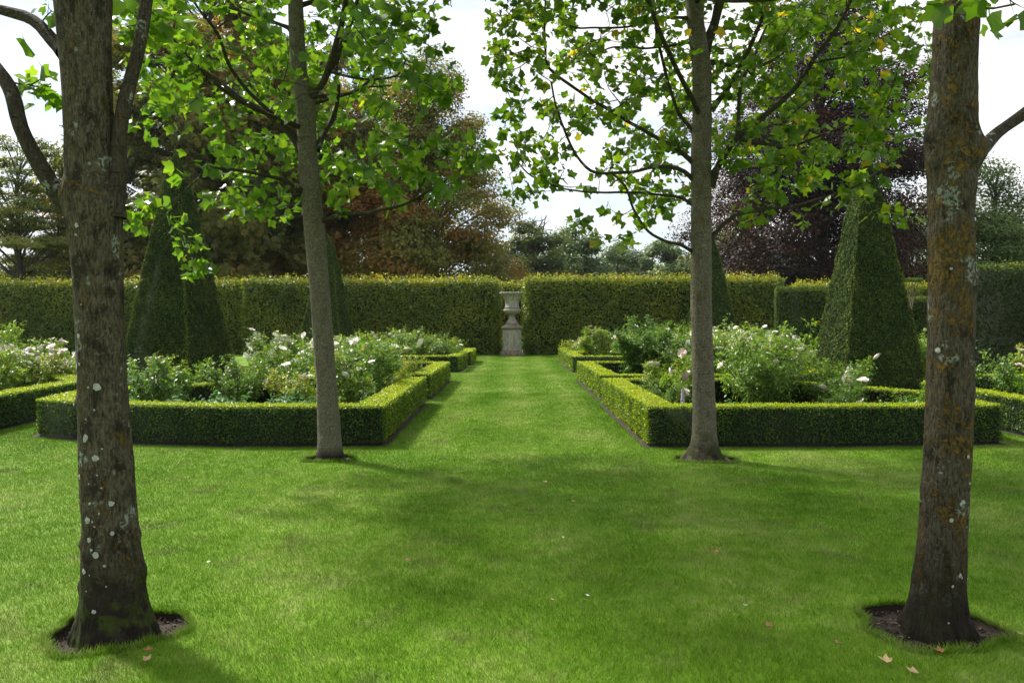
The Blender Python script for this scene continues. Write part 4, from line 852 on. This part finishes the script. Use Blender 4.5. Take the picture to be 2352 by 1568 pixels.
big_tree('horse_chestnut', at(740, 64), 64, 7.4, -4, 24, 130, 40000, .46, M['chestnut'], .36, 'greener chestnut crown behind the left grey trunk', 32, tm=T_FAN, br=(1.8, 3.0), flat=.85, droop=.1)
big_tree('rusty_tree', at(975, 60), 60, 6.6, -5, 22.5, 240, 190000, .24, M['chestnut'], .50, 'rusty brown tree beyond the hedge, its crown falling towards the urn', 33, br=(1.5, 2.8), shape=.85, flat=.8, droop=.1)
big_tree('pale_larch', at(40, 46), 46, 4.4, 1.2, 13.2, 95, 48000, .15, M['larch'], .5, 'sparse pale green larch at the far left edge', 34, br=(.8, 1.6), flat=.3, droop=.15, fill=.5, trunk_r=.22)
big_tree('pale_larch', at(135, 49), 49, 3.0, -1, 8.6, 60, 32000, .16, M['larch'], .72, 'low yellowing tree touching the thick spotted trunk, left side', 35, br=(.8, 1.5), flat=.4, trunk_r=.2)
big_tree('dark_conifer', at(100, 60), 60, 5.5, -2, 7.6, 60, 30000, .22, M['yew'], .5, 'dark evergreen low behind the pale larch', 36, br=(1.4, 2.0), flat=.7)
big_tree('green_tree', at(310, 70), 70, 4.0, -3, 9.0, 60, 22000, .26, M['fargreen'], .4, 'small green tree between the thick trunk and the left pyramid', 37, br=(1.5, 2.6), flat=.85, droop=.06)
big_tree('gnarled_tree', at(1222, 100), 100, 6.0, -3, 14.2, 130, 70000, .36, M['larch'], .34, 'gnarled light green tree with bare top branches right above the urn', 38, br=(1.4, 2.4), bare=8, fill=.4, flat=.85, shape=.4, droop=.03)
big_tree('green_tree', at(1322, 112), 112, 5.6, -6, 15.0, 130, 80000, .42, M['fargreen'], .34, 'darker round tree just right of the gnarled tree', 39, br=(1.9, 3.2), flat=.85, shape=.15, droop=.03)
big_tree('green_tree', at(1420, 135), 135, 7.0, -8, 15.0, 130, 80000, .52, M['fargreen'], .50, 'hazy green tree between the dark round tree and the small copper one', 40, br=(1.9, 3.2), flat=.85, shape=.1, droop=.03)
big_tree('copper_tree', at(1474, 145), 145, 5.5, -8, 16.0, 100, 50000, .5, M['beech'], .8, 'small hazy copper tree in the distant clump left of the right grey trunk', 41, br=(1.9, 3.2), flat=.85, shape=.1, droop=.03)
big_tree('green_tree', at(1535, 130), 130, 6.6, -8, 15.3, 130, 80000, .52, M['fargreen'], .62, 'hazy green tree in the distant clump nearest the right grey trunk', 42, br=(1.9, 3.2), flat=.85, shape=.1, droop=.03)
big_tree('copper_tree', at(1150, 125), 125, 5.4, -3, 10.4, 60, 24000, .46, M['beech'], .7, 'small dark purple tree low beside the rusty crown', 43, br=(1.9, 3.2), flat=.85, shape=.2, droop=.03)
big_tree('green_tree', at(1715, 90), 90, 6.5, -5, 14.5, 100, 50000, .38, M['fargreen'], .6, 'light green tree peeping out left of the big copper beech', 44, br=(1.9, 3.2), flat=.85, shape=.3, droop=.03)
big_tree('copper_beech', at(1890, 56), 56, 8.2, -4, 27, 260, 260000, .20, M['beech'], .5, 'huge purple copper beech behind the big right pyramid', 45, br=(1.8, 3.2), flat=.7, droop=.15, shape=.85)
big_tree('green_tree', at(2290, 55), 55, 5.2, -4, 12.8, 130, 90000, .20, M['fargreen'], .6, 'mid green tree above the tallest yew hedge at the right edge', 46, br=(1.5, 2.6), flat=.85, shape=.4, droop=.06)
big_tree('green_tree', at(2390, 60), 60, 5.0, -3, 9.6, 70, 30000, .22, M['fargreen'], .4, 'dark green tree cut by the right edge of the view', 47, br=(1.5, 2.6), flat=.85, droop=.06)
big_tree('green_tree', at(2080, 75), 75, 6.0, -3, 14, 80, 30000, .30, M['fargreen'], .4, 'green tree behind the copper beech beside the lichened trunk', 48, br=(1.5, 2.6), flat=.85, droop=.06)

# ------------------------------------------------------------------ lawn blades
BEDS = [LB, RB, [(-1.7, 16.5), (-6.6, 16.5), (-6.6, 21.8), (-1.7, 21.8)], [(1.8, 16.2), (7.2, 16.2), (7.2, 22), (1.8, 22)], wallfp(-6.4, -1.55, 25.5, 33), wallfp(1.95, 6.6, 25.3, 33.8),
        [(-7.42, 9.9), (-12.5, 9.9), (-12.5, 18.4), (-10.6, 18.4), (-7.9, 14.9)], [(7.12, 9.6), (12.6, 9.6), (12.6, 16.6), (9.0, 16.6), (7.3, 14.2)]]
def blades():
    g = G()
    for y0, y1, dens, wd, ht in ((2.6, 4.2, 14000, .0030, .028), (4.2, 6.0, 10000, .0036, .027), (6.0, 8.5, 6500, .0046, .026), (8.5, 12.5, 4500, .0058, .025), (12.5, 18, 3400, .0078, .022), (18, 27, 1800, .011, .019), (27, 39.5, 1000, .015, .016)):
        xm = y1*.66+.8
        if y0 >= 12: xm = 2.2
        n = int(dens*(y1-y0)*2*xm); x = (rng.random(n)*2-1)*xm; y = y0+rng.random(n)*(y1-y0)
        k = np.ones(n, bool)
        for b in BEDS:
            bc = np.mean(b, 0); b2 = [tuple(np.array(p)+nrm(np.array(p)-bc)*.055) for p in b]
            if max(p[1] for p in b) > y0-1: k &= ~inpoly(x, y, b2)
        for cx, cy, rx, ry, sd in PITS:
            a = np.arctan2((y-cy)/ry, (x-cx)/rx); q = np.hypot((x-cx)/rx, (y-cy)/ry); k &= q > .99*(1+.09*np.sin(a*3+sd)+.05*np.sin(a*7+sd*2))
        x, y = x[k], y[k]; n = len(x); P = np.c_[x, y, np.zeros(n)]
        cl = hashn(P, 7, 1)*.5+hashn(P, 19, 2)*.35; h = ht*(.75+.35*cl+.45*rng.random(n))
        lean = rng.normal(size=(n, 2))*.45+np.c_[hashn(P, 3, 5), hashn(P, 3, 6)]*.35; a = rng.random(n)*6.28
        s = np.c_[np.cos(a), np.sin(a), np.zeros(n)]*(wd*.5*(.7+.6*rng.random(n)))[:, None]
        tip = P+np.c_[lean*h[:, None], h]; t = np.clip(.45+rng.normal(size=n)*.20+.5*(rng.random(n) < .04), 0, 1.2)
        g.add(np.stack([P-s, P+s, tip], 1).reshape(-1, 3), np.arange(3*n).reshape(-1, 3), np.repeat(t, 3))
    for cx, cy, rx, ry, sd in PITS:      # shaggier turf edge overhanging the bare soil
        n = 2600; a = rng.random(n)*6.28; q = (1.0+.09*np.sin(a*3+sd)+.05*np.sin(a*7+sd*2))*(1+abs(rng.normal(size=n))*.02); P = np.c_[cx+rx*q*np.cos(a), cy+ry*q*np.sin(a), np.zeros(n)]
        h = .028+.028*rng.random(n); lean = -np.c_[np.cos(a), np.sin(a)]*.35+rng.normal(size=(n, 2))*.4; a = rng.random(n)*6.28; s = np.c_[np.cos(a), np.sin(a), np.zeros(n)]*.0022
        g.add(np.stack([P-s, P+s, P+np.c_[lean*h[:, None], h]], 1).reshape(-1, 3), np.arange(3*n).reshape(-1, 3), np.repeat(.4+.2*rng.random(n), 3))
    o = g.obj('grass', M['grass']); tag(o, 'short mown green grass blades of the lawn', 'grass', kind='stuff'); print('blades', g.n//3)
blades()

# ------------------------------------------------------------------ litter on the lawn
def fallen(px_, py_, s, mat, label, rot, curl=.4, name='fallen_leaf', cat='fallen leaf', group='fallen leaves on the lawn'):
    Y = EYE*F/(py_-HY); x = (px_-CX)*Y/F
    tv, tf = T_TUL; V = tv.copy(); V[:, 2] = curl*(V[:, 0]**2*1.6)+.25*curl*(V[:, 1]-.4)**2+.05*np.sin(V[:, 1]*9); V = V*s*.42
    o = mk(name, np.vstack([V, V-np.array((0, 0, .001))]), [*tf[0], *tf[1], *[i+12 for i in tf[0][::-1]], *[i+12 for i in tf[1][::-1]]], [7, 7, 7, 7], mat, tint=[.5]*24)
    o.location = (x, Y, .026); o.rotation_euler = (.15, -.1, rot); tag(o, label, cat, group)
for q in [(1254, 1113, .10, 'pale_dead', 'pale curled leaf lying mid-lawn, farthest up towards the path', .4), (1463, 1140, .08, 'dead', 'small brown leaf right of the pale curled one', 2), (1320, 1158, .08, 'pale_dead', 'tan leaf sliver below the pale curled one', 1.2),
          (1647, 1276, .09, 'dead', 'brown leaf on open lawn below the right grey trunk', .2), (1773, 1449, .10, 'dead', 'brown leaf on the lawn left of the right tree pit', 1), (1928, 1485, .09, 'dead', 'small rust leaf just left of the right tree pit', 2.2),
          (2042, 1532, .13, 'pale_dead', 'buff leaf at the bottom right, left of the triangular one', .3), (2108, 1555, .13, 'pale_dead', 'pale triangular leaf at the bottom edge near the right trunk', 1.7), (2166, 1508, .10, 'dead', 'orange-brown leaf at the front rim of the right tree pit', .6),
          (345, 1505, .09, 'dead', 'brown leaf in front of the left tree pit', 1.1), (338, 1528, .10, 'pale_dead', 'tan leaf at the bottom left, in front of the left tree pit', .4), (1273, 1386, .08, 'pale_dead', 'tan sliver leaf in the middle of the front lawn', 2.6),
          (930, 1073, .09, 'dead', 'orange leaf on the lawn right of the left grey trunk', 2.0), (2345, 1465, .10, 'pale_dead', 'yellow leaf at the right edge of the view', 2.5), (938, 1295, .07, 'dead', 'little brown leaf on the left middle lawn', .9)]:
    fallen(q[0], q[1], q[2], M[q[3]], q[4], q[5])
for q in [(1353, 1376, .06, 'small white feather in the middle of the front lawn'), (1296, 1241, .05, 'tiny white feather farther up the middle lawn'), (1712, 1398, .06, 'white feather left of the right tree pit'), (477, 1299, .05, 'white feather on the lawn right of the thick spotted trunk')]:
    fallen(q[0], q[1], q[2], M['feather'], q[3], q[0], .2, 'feather', 'feather', 'white feathers on the lawn')
# ------------------------------------------------------------------ air
hz = G(); prism_core(hz, [(-250, -50), (250, -50), (250, 370), (-250, 370)], -1.0, 36.0); hz.add([(-250, -50, -1), (-250, 370, -1), (250, 370, -1), (250, -50, -1)], [(0, 1, 2, 3)])
hm = bpy.data.materials.new('haze'); hm.use_nodes = True; hn = hm.node_tree; hn.nodes.remove(hn.nodes['Principled BSDF'])
pv = hn.nodes.new('ShaderNodeVolumePrincipled'); pv.inputs['Density'].default_value = .00012; pv.inputs['Color'].default_value = (.86, .92, 1, 1); pv.inputs['Anisotropy'].default_value = .3
hn.links.new(pv.outputs[0], hn.nodes['Material Output'].inputs['Volume'])
ho = hz.obj('haze', hm); ho['kind'] = 'stuff'; ho['label'] = 'thin pale haze in the air over the garden and far trees'; ho['category'] = 'haze'
